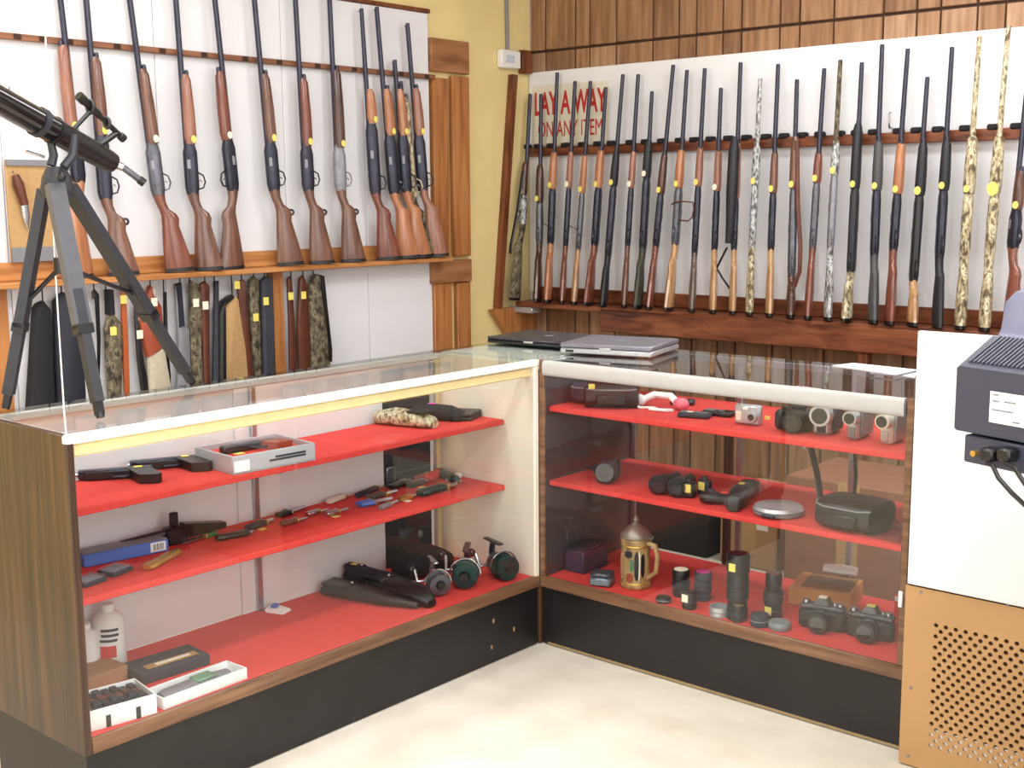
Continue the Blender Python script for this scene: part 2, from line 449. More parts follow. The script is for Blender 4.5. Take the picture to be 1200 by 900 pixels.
# triangular bracket under the rack at the corner
m = MB()
m.prism([(1.52, 0.93), (1.86, 0.93), (1.86, 0.62), (1.80, 0.60)], 0.03, lambda y, z, h: (XL + 0.012 + h, y - YB, z - 0.96))
m.build('bracket', PINE, t)
p = ony(596, 358, 1.72); q = ony(628, 368, 1.72)
tag(MB().cbox((p.x, 1.69, 0.905), (q.x, 1.76, 0.934), 0.004).build('metal_box', SILVER), 'small grey metal box fixed under the rack ledge near the corner', 'box')
tag(MB().tube([(0, 0, 0), (0, -0.03, 0.0), (0, -0.036, 0.01), (0, -0.036, 0.05), (0, -0.03, 0.06), (0, -0.02, 0.06)], 0.004, 6).build('wall_hook', STEEL), 'small metal hook on the white backing above the back rail', 'hook')
bpy.data.objects['wall_hook'].location = ony(1046, 150, 1.855)

# sign: LAY A WAY / ON ANY ITEM, red letters on tan card
def lettering(body, size, sx, m, parent, loc, rot, name='lettering', depth=0.0008):
    cu = bpy.data.curves.new('text', 'FONT'); cu.body = body; cu.size = size; cu.extrude = depth; cu.align_x = 'LEFT'
    cu.offset = size * (0.022 if len(body) < 10 else 0.0)
    tmp = bpy.data.objects.new('text', cu); COL.objects.link(tmp)
    bpy.context.view_layer.update()
    me = bpy.data.meshes.new_from_object(tmp.evaluated_get(bpy.context.evaluated_depsgraph_get()))
    bpy.data.objects.remove(tmp); bpy.data.curves.remove(cu)
    xs = [v.co.x for v in me.vertices]; w = max(xs) - min(xs); x0 = min(xs)
    for v in me.vertices: v.co.x = (v.co.x - x0) * (sx / w)
    me.materials.clear(); me.materials.append(m)
    o = bpy.data.objects.new(name, me); COL.objects.link(o)
    o.parent = parent; o.location = loc; o.rotation_euler = rot
    return o
YS = 1.853
p0, p1 = ony(624, 100, YS), ony(714, 170, YS)
t = thing('layaway_sign', 'tan card sign with red lettering behind the guns near the corner', 'sign', (p0.x, 1.8555, 1.74))
MB().cbox((0, -0.0035, 0), (p1.x - p0.x, 0, 0.30), 0.001).build('card', PAPER_TAN, t)
a, b = ony(627, 135, YS), ony(711, 126, YS)
zt1 = ony(627, 108, YS).z
lettering('LAY A WAY', (zt1 - a.z) * 1.38, b.x - a.x, SIGN_RED, t, (a.x - p0.x, -0.0042, a.z - 1.74), (math.pi/2, 0, 0))
a2, b2 = ony(631, 161, YS), ony(706, 156, YS)
zt2 = ony(631, 142, YS).z
lettering('ON ANY ITEM', (zt2 - a2.z) * 1.38, b2.x - a2.x, SIGN_RED, t, (a2.x - p0.x, -0.0042, a2.z - 1.74), (math.pi/2, 0, 0))

# ------------------------------------------------------------------ long guns
def gun(label, group, P0, P1, down, ts, tf0, tf1, stock, fore, metal=BLUED, barrel=BARREL, tagm=TAG_YEL, kind='shotgun', thick=1.0,
        pad=True, bolt=False, scope=False, normal=(0, -1, 0), knob=1.0, guard=True, sling=None, slingm=LEATHER, blen=1.0, tagsize=1.0, ring=False, name='long_gun'):
    """P0 butt on the ledge, P1 muzzle; down = the way the trigger side faces; ts, tf0, tf1 = where receiver and fore-end begin and end"""
    P0, P1 = Vector(P0), Vector(P1)
    L = (P1 - P0).length
    z = (P1 - P0).normalized()
    d = Vector(down); d = (d - z * d.dot(z)).normalized()
    y = z.cross(d)
    t = thing(name, label, 'gun', (0, 0, 0), 0, group)
    t.matrix_world = Matrix(((d.x, y.x, z.x, P0.x), (d.y, y.y, z.y, P0.y), (d.z, y.z, z.z, P0.z), (0, 0, 0, 1)))
    S, A, B = ts * L, tf0 * L, tf1 * L
    k = thick
    z0 = 0.014 if pad else 0.0
    m = MB(); m.ell([(z0, .050, .057*k, .019*k), (S*.15, .047, .052*k, .021*k), (S*.4, .041, .041*k, .021*k), (S*.58, .037, .032*k, .019*k),
                     (S*.67, .040*knob, .033*k, .018*k), (S*.735, .036*knob, .029*k, .017*k), (S*.80, .022, .019*k, .016*k), (S*.9, .012, .0195*k, .016*k), (S, .008, .024*k, .017*k)], 12)
    m.build('stock', stock, t)
    if pad:
        MB().ell([(0, .050, .057*k, .019*k), (.0135, .050, .057*k, .019*k)], 12).build('recoil_pad', BLACK, t)
    m = MB(); m.ell([(S - .005, .008, .022*k, .016*k), (S + .02, .008, .027*k, .018*k), (A - .03, .008, .027*k, .018*k), (A, .008, .02*k, .015*k), (A + .02, .006, .016, .013)], 12, 3.2)
    rc = m.build('receiver', metal, t)
    sg = 1 if (t.matrix_world.to_3x3().inverted() @ (CAM - P0)).y > 0 else -1
    zc = (S + A) / 2
    MB().cbox((-.006, sg*.0172*k, zc), (.007, sg*.0192*k, zc + .035), .001).build('glint_plate', SATIN, rc, 'bright plate standing in for a glint')  # added bright piece imitating a metal glint on the camera-facing side
    R = .0092
    m = MB(); m.tube([(-.002, 0, A - .01), (-.002, 0, L*blen - .006), (-.002, 0, L*blen)], [R*1.25, R, R*.9], 10)
    if kind == 'shotgun':
        m.box((-.0135, -.003, A), (-.0085, .003, L*blen - .01))
    m.ball((-.0145, 0, L*blen - .012), .003, n=6, m=4)
    m.build('barrel', barrel, t)
    f = MB()
    f.ell([(A + .002, .012, .020*k, .019*k), (A + .03, .013, .025*k, .0215*k), ((A+B)/2, .013, .024*k, .021*k), (B - .02, .011, .020*k, .018*k), (B, .009, .013*k, .013*k)], 12)
    f.build('fore_end', fore, t)
    if kind == 'shotgun':
        MB().tube([(.016, 0, B - .02), (.016, 0, B + .008), (.016, 0, B + .016)], [.0085, .0085, .006], 10).build('magazine_tube', barrel, t)
    if guard:
        g = MB()
        g.tube([(.028, 0, S + .012), (.05, 0, S + .018), (.058, 0, S + .04), (.052, 0, S + .065), (.03, 0, S + .078)], .0035, 6)
        g.build('trigger_guard', metal, t)
        MB().tube([(.03, 0, S + .045), (.04, 0, S + .047), (.047, 0, S + .04)], .003, 6).build('trigger', STEEL, t)
    if ring:
        MB().torus((.070, 0, S*.69), .010, .0045, 'y', 16, 8).build('lock_ring', BLACK, t, 'black ring on the grip')
    if bolt:
        b = MB(); b.tube([(.0, .015, S + .1), (.006, .05, S + .085)], .004, 6); b.ball((.008, .055, S + .083), .009, n=8, m=6)
        b.build('bolt_handle', STEEL, t)
    if scope:
        c = MB()
        c.tube([(-.052, 0, S + .03), (-.052, 0, S + .075), (-.052, 0, S + .1), (-.052, 0, S + .22), (-.052, 0, S + .26), (-.052, 0, S + .32)], [.019, .019, .0125, .0125, .021, .021], 12)
        c.cbox((-.046, -.006, S + .11), (-.018, .006, S + .13), .001).cbox((-.046, -.006, S + .19), (-.018, .006, S + .21), .001)
        c.build('scope', BLACK, t)
    if tagm:
        nrm = t.matrix_world.to_3x3().inverted() @ Vector(normal)
        nrm.z = 0; nrm.normalize()
        sd = Vector((0, 0, 1)).cross(nrm)
        c = Vector((.012, 0, A + .02)) + nrm * (.0245 * k)
        g = MB(); w, h = .0115 * tagsize, .0145 * tagsize
        pts = []
        for i in range(10):
            a = 2*math.pi*i/10
            pts.append((w*math.cos(a), h*math.sin(a)))
        g.prism(pts, .002, lambda p, q, e: tuple(c + sd * p + Vector((0, 0, 1)) * q + nrm * e))
        g.build('price_tag', tagm, t)
    if sling:
        inv = t.matrix_world.inverted()
        pts = [inv @ Vector(q) for q in sling]
        MB().tube(pts, .009, 8, .35).build('sling', slingm, t)
    return t

NL = (1, 0, 0)
XBUT, XMUZ = XL + 0.078, XL + 0.056
def lgun(label, ax0, ax1, yb, yf1, yf0, yst, stock, fore, ang=25, rev=False, top=None, **kw):
    """left rack: axis at pixel (ax0, 0) or (ax0, top) and (ax1, yb)"""
    v0 = 0 if top is None else top
    b = onx(ax1, yb, XBUT); b.z = 1.212
    m = onx(ax0, v0, XMUZ)
    if top is None:                        # muzzle above the frame
        d = (m - b); m = b + d.normalized() * kw.pop('length', 1.24)
    zz = lambda v: ((onx(ax1, v, XBUT).z - 1.212) / (m.z - b.z))
    a = math.radians(ang)
    dn = (math.sin(a), -math.cos(a), 0) if rev else (math.sin(a), math.cos(a), 0)
    return gun(label, 'long guns on the left wall rack', b, m, dn, zz(yst), zz(yf0), zz(yf1), stock, fore, normal=NL, **kw)

lgun('long gun with orange-brown wood behind the telescope, leftmost on the left rack', 70, 107, 312, 55, 155, 212, W_ORANGE, W_PINKISH, 5, True, length=1.33)
lgun('mottled brown shotgun just right of the telescope tube, second on the left rack', 102, 128, 311, 68, 160, 232, W_BROWN, W_BROWN, ring=True)
lgun('shotgun with red-brown stock and grey receiver, third from left on left rack', 153, 195, 318, 83, 170, 228, W_RED, W_BROWN, metal=GUNGRAY, tagm=TAG_WHITE)
lgun('shotgun with dark receiver whose butt touches the reversed gun beside it', 207, 230, 318, 88, 170, 226, W_BROWN, W_PINKISH, 30)
lgun('shotgun turned the other way, its trigger guard on the left', 251, 285, 317, 85, 165, 222, W_BROWN, W_RED, -4, True, tagm=TAG_WHITE)
lgun('walnut shotgun in the middle of the left rack, right of the reversed gun', 299, 327, 312, 88, 168, 222, W_BROWN, W_BROWN, ring=True)
lgun('walnut shotgun with a black ring on its grip, seventh from left on left rack', 347, 364, 309, 92, 172, 222, W_BROWN, W_RED, ring=True)
lgun('shotgun with bright silvery receiver left of the crowded four guns', 387, 401, 307, 82, 174, 222, W_BROWN, W_DARK, 28, metal=SATIN, ring=True)
lgun('red-stocked rifle, leftmost of the crowded guns at the rack end', 424, 443, 304, 105, 146, 226, W_RED, W_ORANGE, 32, top=10, bolt=True, kind='rifle')
lgun('orange-stocked pump gun, second of the crowded guns at the rack end', 442, 466, 301, 105, 160, 226, W_ORANGE, W_ORANGE, 32, top=8)
lgun('short orange-brown gun, its muzzle lowest of the crowded guns', 463, 480, 301, 105, 160, 224, W_ORANGE, W_ORANGE, 28, top=70)
lgun('thin camouflage gun tucked behind the last guns of the left rack', 470, 489, 300, 115, 150, 230, CAMO_DARK, CAMO_TAN, 20, top=95, metal=CAMO_TAN, tagm=None, thick=.7)
lgun('tan walnut shotgun, the last on the left rack beside the pine boards', 478, 500, 300, 104, 160, 222, W_PINKISH, W_PINKISH, 38, top=27)

YBUT, YMUZ = 1.752, 1.812
def bgun(label, mu, mv, bu, bv, yf1, yf0, yst, stock, fore, ang=24, **kw):
    yb_ = kw.pop('ybut', YBUT)
    b = ony(bu, bv, yb_); b.z = 0.964
    m = ony(mu, mv, YMUZ)
    zz = lambda v: (ony(bu, v, YBUT).z - 0.964) / (m.z - 0.964)
    a = math.radians(ang)
    sl = kw.pop('slingpx', None)
    if sl: kw['sling'] = [ony(u, v, yy) for u, v, yy in sl]
    return gun(label, 'long guns on the back wall rack', b, m, (math.sin(a), -math.cos(a), 0), zz(yst), zz(yf0), zz(yf1), stock, fore, **kw)

bgun('dark mottled rifle in the corner, leftmost gun of the back rack', 621, 110, 609, 356, 190, 230, 262, CAMO_DARK, W_DARK, 10, kind='rifle', metal=CAMO_GREY, thick=.9,
     slingpx=[(613, 200, 1.74), (606, 250, 1.69), (599, 285, 1.65), (598, 297, 1.65)], slingm=BLACK_LEATHER, ybut=1.70)
bgun('very dark wood rifle, second from the corner on the back rack', 634, 110, 632, 350, 193, 238, 285, W_DARK, W_DARK, 30, kind='rifle', bolt=True, metal=GUNGRAY)
bgun('orange-stocked gun in front of the letter Y of LAY', 653, 85, 643, 350, 178, 222, 285, W_ORANGE, W_ORANGE, 32)
bgun('slim gun with rosy fore-end before the lone letter A of the sign', 674, 95, 659, 351, 178, 221, 288, W_RED, W_PINKISH, 36, kind='rifle', bolt=True, thick=.8, tagm=TAG_WHITE)
bgun('slim tan-stocked gun with silvery receiver before the W of WAY', 692, 95, 673, 352, 180, 227, 292, W_TAN, W_ORANGE, 36, thick=.8, metal=GUNGRAY)
bgun('gun with bright red-orange stock before the end of the sign', 710, 102, 693, 353, 176, 221, 287, W_RED, W_ORANGE, 20)
bgun('all-black gun just right of the sign', 730, 87, 708, 356, 178, 219, 300, SYN_BLACK, SYN_BLACK, 30, thick=.95)
bgun('slim brown gun between the all-black gun and the short olive one', 748, 87, 731, 355, 178, 221, 288, W_BROWN, W_PINKISH, 36, thick=.8, tagm=TAG_WHITE, kind='rifle')
bgun('short olive gun with a synthetic stock, ninth from the corner on the back rack', 764, 107, 750, 356, 165, 209, 290, SYN_OLIVE, SYN_BLACK, 22, tagm=TAG_WHITE, kind='rifle')
bgun('dark red-brown shotgun, tenth from the corner on the back rack', 789, 76, 762, 358, 180, 228, 288, W_RED, W_DARK, 28, thick=.9)
cab = bgun('golden-tan rifle with a thin cable loop around its receiver', 805, 82, 787, 360, 176, 221, 286, W_TAN, W_ORANGE, 18, metal=GUNGRAY, kind='rifle')
inv = cab.matrix_world.inverted()
MB().tube([inv @ ony(u, v, 1.74) for u, v in ((787, 240), (790, 237), (800, 236), (812, 237), (813, 245), (811, 255), (806, 259), (796, 258))], .0035, 6).build('cable_loop', LEATHER, cab, 'thin red-brown cable loop')
bgun('brown gun with grey-brown stock, right of the cable loop', 826, 80, 810, 361, 172, 219, 296, W_GREYBR, W_PINKISH, 34, thick=.85)
bgun('short tan-brown gun left of the gun with a black cover', 845, 103, 834, 363, 175, 225, 292, W_TAN, W_PINKISH, 36, thick=.85, tagm=TAG_WHITE)
g = bgun('gun with a black cover on its fore-end and a hanging black strap', 868, 73, 857, 366, 168, 233, 292, W_TAN, W_PINKISH, 36, thick=.8, kind='rifle',
     slingpx=[(852, 290, 1.735), (840, 314, 1.73), (846, 325, 1.725), (860, 345, 1.73)], slingm=BLACK_LEATHER)
inv = g.matrix_world.inverted()
q0, q1 = inv @ ony(861, 160, 1.74), inv @ ony(856, 262, 1.73)
MB().tube([q0, q0.lerp(q1, .15), q0.lerp(q1, .6), q1, inv @ ony(854, 285, 1.73)], [.012, .024, .026, .02, .016], 12).build('cover', SYN_BLACK, g, 'black padded cover')
bgun('pale grey camouflage gun beside the gun with the black cover', 891, 92, 877, 364, 170, 218, 290, CAMO_TAN, CAMO_GREY, 34, barrel=CAMO_GREY, metal=CAMO_GREY, thick=.85)
bgun('shotgun with red-brown fore-end, sixteenth from the corner on the back rack', 912, 75, 900, 368, 177, 227, 292, W_TAN, W_BROWN, 34, thick=.85)
bgun('brown gun with a brown leather sling hanging on its right', 934, 93, 926, 368, 160, 222, 322, W_DARK, W_BROWN, 30, kind='rifle', metal=GUNGRAY,
     slingpx=[(934, 165, 1.77), (935, 240, 1.75), (938, 290, 1.74), (937, 318, 1.735), (930, 338, 1.735)])
bgun('shotgun with dark red stock and silver receiver right of the leather sling', 966, 80, 947, 371, 178, 215, 290, W_RED, W_RED, 26, metal=GUNGRAY, thick=.9)
bgun('grey camouflage gun with a bright yellow tag on its fore-end', 985, 70, 968, 373, 165, 206, 290, CAMO_GREY, CAMO_GREY, 34, barrel=CAMO_DARK, metal=SATIN, thick=.85)
bgun('black-fronted gun with a tan camouflage stock near a black gun', 1010, 73, 995, 373, 145, 222, 318, CAMO_TAN, SYN_BLACK, 14, metal=SYN_BLACK)
bgun('dark grey shotgun, the tallest left of the metal wall hook', 1034, 52, 1021, 376, 165, 224, 298, SYN_GREY, SYN_GREY, 32)
bgun('orange and red wooden shotgun beside the metal wall hook', 1064, 57, 1040, 378, 168, 228, 292, W_RED, W_ORANGE, 32)
bgun('black gun with pale tan butt left of the all-black shotgun', 1087, 90, 1066, 381, 168, 230, 328, W_TAN, SYN_BLACK, 34, metal=BLACK, tagsize=1.2)
bgun('tall all-black shotgun left of the two thick camouflage guns', 1116, 55, 1095, 382, 165, 224, 300, SYN_BLACK, SYN_BLACK, 34)
bgun('left one of two thick tan camouflage shotguns at the rack end', 1148, 42, 1124, 384, 160, 228, 300, CAMO_TAN, CAMO_TAN, 24, barrel=CAMO_TAN, metal=CAMO_TAN, thick=1.1)
bgun('right one of two thick tan camouflage shotguns, with the largest yellow tag', 1182, 30, 1152, 386, 160, 228, 300, CAMO_TAN, CAMO_TAN, 24, barrel=CAMO_TAN, metal=CAMO_TAN, thick=1.1, tagsize=1.9)
bgun('red-brown gun at the right edge, its butt hidden by the monitor', 1204, 100, 1176, 388, 200, 247, 290, W_RED, W_DARK, 52)
# foam rests on the back rail, one beside each barrel
rk = bpy.data.objects['gun_rack.001']
for u in (617, 630, 645, 662, 682, 700, 716, 738, 756, 775, 796, 813, 832, 853, 874, 897, 918, 940, 960, 983, 1003, 1023, 1052, 1073, 1098, 1130, 1163, 1190):
    p = ony(u, 165, 1.83)
    MB().cbox((p.x - .022, 1.818 - YB, 1.728 - .96), (p.x + .022, 1.852 - YB, 1.752 - .96), .006).build('barrel_rest', BLACK_MATTE, rk)

# ------------------------------------------------------------------ slings, scabbards and soft cases under the left ledge
XH = XL + 0.055
def hang(name, label, cat, px, m, th=0.03, x=XH, hook=True, parts=(), tagpx=None, tagm=TAG_YEL, group='straps and cases under the left ledge'):
    pts = [onx(u, v, x) for u, v in px]
    cy = sum(p.y for p in pts) / len(pts); zt = max(p.z for p in pts); zb = min(p.z for p in pts)
    t = thing(name, label, cat, (x, cy, zb), 0, group)
    def slab(pp, mm, nm, h0, h1, lab=None):
        c = [(p.y - cy, p.z - zb) for p in pp]
        my = sum(a for a, b in c) / len(c); mz = sum(b for a, b in c) / len(c)
        rings = []
        for sx, h in ((.86, h0), (.97, h0 + (h1 - h0) * .2), (1, (h0 + h1) / 2), (.97, h1 - (h1 - h0) * .2), (.86, h1)):
            w = max(a for a, b in c) - min(a for a, b in c)
            ins = (1 - sx) * w
            r = []
            for a, b in c:
                r.append((h, a - math.copysign(min(abs(a - my), ins), a - my), b - math.copysign(min(abs(b - mz), ins * .6), b - mz)))
            rings.append(r)
        o = MB().loft(rings).build(nm, mm, t, lab)
        return o
    slab(pts, m, 'body', -th / 2, th / 2)
    for nm, pp, mm, lab in parts:
        slab([onx(u, v, x) for u, v in pp], mm, nm, -th / 2 - .004, th / 2 + .004, lab)
    top = max(pts, key=lambda p: p.z)
    if hook:
        MB().tube([(0, top.y - cy, top.z - zb - .012), (0, top.y - cy, 1.188 - zb)], .003, 6).build('hanging_loop', BLACK, t)
    if tagpx:
        q = onx(tagpx[0], tagpx[1], x + th / 2 + .007)
        MB().cbox((th/2 + .005, q.y - cy - .013, q.z - zb - .016), (th/2 + .0075, q.y - cy + .013, q.z - zb + .016), .0005).build('price_tag', tagm, t)
    return t
hang('gun_case', 'wide black soft gun case hanging furthest left behind the tripod', 'gun case', [(38, 360), (50, 352), (58, 362), (64, 480), (30, 490)], BLACK_MATTE, .05)
hang('gun_case', 'dark navy soft gun case behind the middle tripod leg', 'gun case', [(62, 352), (72, 342), (86, 350), (96, 400), (100, 480), (66, 485)], NAVY, .05, XH + .004)
hang('cord_loop', 'thin black cord loop hanging left of the camouflage scabbard', 'cord', [(107, 342), (110, 338), (116, 345), (118, 400), (116, 440), (114, 440), (115, 400), (112, 348), (108, 350)], BLACK, .008)
hang('rifle_scabbard', 'dark camouflage scabbard with narrow black neck and yellow tag', 'scabbard', [(124, 340), (131, 340), (133, 368), (141, 378), (143, 400), (141, 478), (127, 478), (122, 385), (126, 368)], CAMO_DARK, .03,
     parts=[('neck', [(124, 339), (131, 339), (133, 369), (125, 369)], BLACK_MATTE, 'black neck strap')], tagpx=(133, 388))
hang('rifle_sling', 'narrow orange leather sling with a yellow tag', 'sling', [(141, 338), (147, 338), (150, 400), (152, 478), (146, 478), (143, 400)], LEATHER_ORANGE, .016, tagpx=(145, 351))
hang('rifle_sling', 'curved black strap left of the red leather case', 'sling', [(156, 352), (158, 350), (163, 395), (172, 440), (176, 478), (168, 478), (160, 420)], BLACK_LEATHER, .012, tagpx=(164, 392), tagm=TAG_WHITE)
hang('gun_case', 'gun case of red leather above pale canvas', 'gun case', [(160, 372), (170, 345), (176, 335), (180, 345), (188, 360), (192, 408), (200, 455), (204, 482), (176, 486), (172, 418)], CANVAS_PALE, .035,
     parts=[('leather_yoke', [(160, 371), (170, 344), (176, 334), (180, 344), (188, 359), (192, 408), (171, 419)], LEATHER_RED, 'red-brown leather upper part')], tagpx=(181, 354), tagm=TAG_WHITE)
hang('rifle_sling', 'thin dark strap right of the red leather case', 'sling', [(192, 342), (195, 342), (196, 400), (200, 440), (198, 478), (195, 478), (192, 420)], BLACK_LEATHER, .012)
hang('rifle_sling', 'black and green strap above a grey cloth end', 'sling', [(205, 334), (211, 332), (215, 380), (221, 385), (223, 440), (224, 476), (206, 478), (208, 400), (205, 360)], GREY, .025,
     parts=[('strap', [(205, 333), (211, 331), (215, 382), (208, 384)], NAVY, 'dark blue strap')])
hang('rifle_scabbard', 'brown and tan camouflage scabbard with a white-yellow tag', 'scabbard', [(222, 328), (230, 332), (235, 345), (236, 375), (235, 430), (236, 474), (226, 476), (222, 400)], CAMO_DARK, .03, tagpx=(230, 355), tagm=TAG_WHITE, x=XH + .002)
hang('rifle_sling', 'dark brown glossy leather sling right of the camouflage scabbard', 'sling', [(234, 332), (240, 329), (245, 335), (245, 400), (246, 474), (239, 474), (237, 400)], LEATHER, .02, tagpx=(241, 358), tagm=TAG_WHITE, x=XH + .012)
hang('rifle_sling', 'narrow dark grey strap left of the tan canvas case', 'sling', [(251, 329), (256, 329), (256, 355), (258, 400), (258, 470), (248, 472), (250, 380)], CHARCOAL, .018)
hang('gun_case', 'tan canvas gun case with dark piping on its left edge', 'gun case', [(257, 365), (262, 352), (272, 346), (279, 350), (286, 385), (296, 440), (298, 470), (256, 474)], CANVAS, .04,
     parts=[('piping', [(254, 366), (260, 352), (271, 345), (273, 347), (263, 355), (258, 368), (258, 474), (254, 474)], BLACK_LEATHER, 'dark edge piping')])
hang('rifle_sling', 'brown leather strap with a yellow tag at its top', 'sling', [(276, 330), (283, 327), (288, 335), (292, 390), (297, 440), (299, 470), (291, 470), (284, 400), (279, 350)], LEATHER, .02, x=XH + .012, tagpx=(278, 334))
hang('rifle_scabbard', 'camouflage sling with a yellow tag left of the charcoal case', 'scabbard', [(291, 330), (297, 323), (302, 328), (304, 370), (307, 468), (298, 470), (294, 400)], CAMO_DARK, .022, tagpx=(300, 372))
hang('gun_case', 'charcoal soft gun case against the pine post', 'gun case', [(305, 330), (310, 324), (318, 326), (320, 400), (321, 466), (309, 468)], CHARCOAL, .035, x=XH + .008, tagpx=(312, 353))
hang('rifle_sling', 'narrow reddish leather strap just right of the pine post', 'sling', [(336, 326), (341, 323), (343, 345), (346, 400), (347, 462), (339, 463), (338, 380)], LEATHER, .016, tagpx=(341, 347))
hang('rifle_sling', 'wide reddish leather strap with a round yellow tag', 'sling', [(350, 326), (355, 322), (360, 335), (362, 380), (364, 460), (350, 462), (348, 380)], LEATHER, .022, tagpx=(356, 346))
hang('gun_case', 'greenish camouflage case with black edge, rightmost under the ledge', 'gun case', [(361, 336), (367, 321), (372, 321), (378, 355), (384, 400), (386, 422), (384, 456), (364, 460), (362, 400)], CAMO_DARK, .04,
     parts=[('edge', [(371, 322), (374, 322), (380, 356), (387, 410), (387, 424), (383, 424), (378, 370)], BLACK_LEATHER, 'black edge')])
# board with a hanging knife at the far left
p, q = onx(3, 187, XL + .03), onx(62, 309, XL + .03)
t = thing('display_board', 'tan board with grey frame behind the tripod at the far left', 'board', (XL + .0335, p.y, 1.276))
hh = p.z - 1.276
MB().cbox((0, 0, 0), (.014, q.y - p.y, hh), .003).build('backing', CANVAS, t)
fr = MB(); w = q.y - p.y
fr.box((.0142, 0, hh - .02), (.022, w, hh)); fr.build('top_edge', GREY, t)
MB().box((.0142, 0, 0), (.022, w, .05)).build('bottom_edge', GREY, t)
a, b, c = onx(18, 205, XL + .065), onx(29, 240, XL + .065), onx(33, 268, XL + .065)
t = thing('hanging_knife', 'knife with brown handle and bright blade on the tan board', 'knife', a)
L0 = Vector((0, 0, 0)); L1 = b - a; L2 = c - a
MB().tube([L0, L1 * .3, L1 * .75, L1], [.012, .02, .016, .014], 8).build('handle', LEATHER, t)
MB().tube([L1, L1.lerp(L2, .5), L2], [.013, .013, .003], 8, .3).build('blade', STEEL, t)
MB().tube([(-.015, 0, .01), (-.028, 0, .012)], .004, 6).build('peg', STEEL, t)

# ------------------------------------------------------------------ left display case
LA, DA = 1.653, 0.448
A = thing('display_case', 'long glass display case with walnut end panel and white back doors', 'display case', (0, -LA, 0))
def ab(a, b, c=0.002): return MB().cbox((a[0], a[1] + LA, a[2]), (b[0], b[1] + LA, b[2]), c)
ab((-DA, -LA + .006, 0.002), (-.010, -.002, .202)).build('base', KICK, A)
ab((-DA, -LA + .02, .203), (-.012, -.022, .236)).build('floor_panel', CASE_EDGE, A)
ab((-DA + .004, -LA + .021, .2365), (-.013, -.023, .2418)).build('felt', RED, A)
ab((-.0115, -LA + .02, .203), (0, 0, .2425)).build('front_strip', CASE_EDGE, A)
ab((-DA, -LA, .203), (0, -LA + .019, H - .001)).build('end_panel', CASE_WOOD, A)
ab((-DA, -LA + .0195, .25), (-.012, -LA + .022, H - .06), .001).build('end_lining', CREAM, A)
ab((-DA, -.021, .203), (-.0005, -.001, H - .012)).build('end_panel', CREAM, A, 'cream inner end panel')
ab((-.010, -LA + .02, .243), (-.005, -.0215, H - .055), .0004).build('front_glass', GLASS, A)
ab((-DA, -LA + .02, H - .008), (-.0185, -.001, H), .001).build('top_glass', GLASS_TOP, A)
ab((-.018, -LA - .001, H - .022), (.0015, 0, H + .0012), .004).build('top_rail', WHITE_MET, A)
ab((-.045, -LA + .023, H - .054), (-.012, -.022, H - .0235), .004).build('lamp_rail', CREAM_MET, A)
ab((-DA, -LA + .02, H - .03), (-DA + .018, -.0215, H - .009), .003).build('rear_rail', WHITE_MET, A)
for z, n in ((.757, 1), (.535, 2)):
    ab((-DA + .03, -LA + .026, z - .018), (-.13, -.024, z), .003).build('shelf', RED, A)
ab((-DA, -LA + .02, .243), (-DA + .006, -.82, H - .031), .001).build('sliding_door', WHITE_BOARD, A)
ab((-DA + .008, -.88, .243), (-DA + .014, -.29, H - .031), .001).build('sliding_door', WHITE_BOARD, A)
for yy in (-.822, -.062):
    ab((-DA + .0145, yy - .009, .243), (-DA + .029, yy + .009, H - .031), .001).build('shelf_standard', ALU, A)
ab((-DA, -.052, .243), (-DA + .02, -.023, H - .031)).build('rear_post', CREAM_MET, A)
for yy in (-.3, -.9, -1.4):
    for z in (.757, .535):
        ab((-DA + .03, yy - .004, z - .04), (-.2, yy + .004, z - .0185), .001).build('shelf_bracket', ALU, A)
for y_, z_ in ((-.22, .14), (-.23, .055), (-.12, .085)):
    ab((-.0099, y_ - .005, z_ - .006), (-.009, y_ + .003, z_ + .008), .0004).build('paint_chip', CARD, A)

# ------------------------------------------------------------------ right display case and the corner counter
LB, DB = 1.258, 0.50
B = thing('display_case', 'glass display case of cameras with thick white front tube', 'display case', (0, 0, 0))
def bx(a, b, c=0.002): return MB().cbox(a, b, c)
bx((.004, .016, .002), (LB - .004, DB - .02, .202)).build('base', KICK, B)
bx((.019, .012, .203), (LB - .021, DB, .236)).build('floor_panel', CASE_EDGE, B)
bx((.022, .013, .2365), (LB - .024, DB - .004, .2418)).build('felt', RED, B)
bx((.0, 0, .203), (LB, .0115, .2425)).build('front_strip', CASE_EDGE, B)
bx((0.0005, .0118, .203), (.018, DB, H - .012)).build('end_panel', mat('dark_inner_panel', (74, 68, 70), .4), B)
bx((0.0, 0.0, .243), (.02, .0115, H + .001)).build('front_post', CASE_EDGE, B)
bx((LB - .02, .0118, .203), (LB, DB, H - .001)).build('end_panel', CASE_WOOD, B)
bx((LB - .02, 0.0, .243), (LB, .0115, H - .001)).build('front_post', CASE_EDGE, B)
bx((.0205, .004, .243), (LB - .0205, .009, H - .052), .0004).build('front_glass', GLASS, B)
bx((.001, .0155, H - .008), (LB - .0205, DB, H), .001).build('top_glass', GLASS_TOP, B)
m = MB(); m.ell([(.0215, 0, .025, .0125), (LB - .024, 0, .025, .0125)], 16, 3.0)
o = m.build('front_tube', TUBE, B); o.rotation_euler = (0, math.pi/2, 0); o.location = (0, .002, H - .0245)
bx((.02, DB - .018, H - .03), (LB - .022, DB, H - .009)).build('rear_rail', ALU, B)
for z in (.812, .565):
    bx((.022, .024, z - .018), (LB - .024, DB - .03, z), .003).build('shelf', RED, B)
for xx in (.03, .46, .86, LB - .035):
    bx((xx - .009, DB - .015, .243), (xx + .009, DB - .002, H - .031), .001).build('shelf_standard', ALU, B)
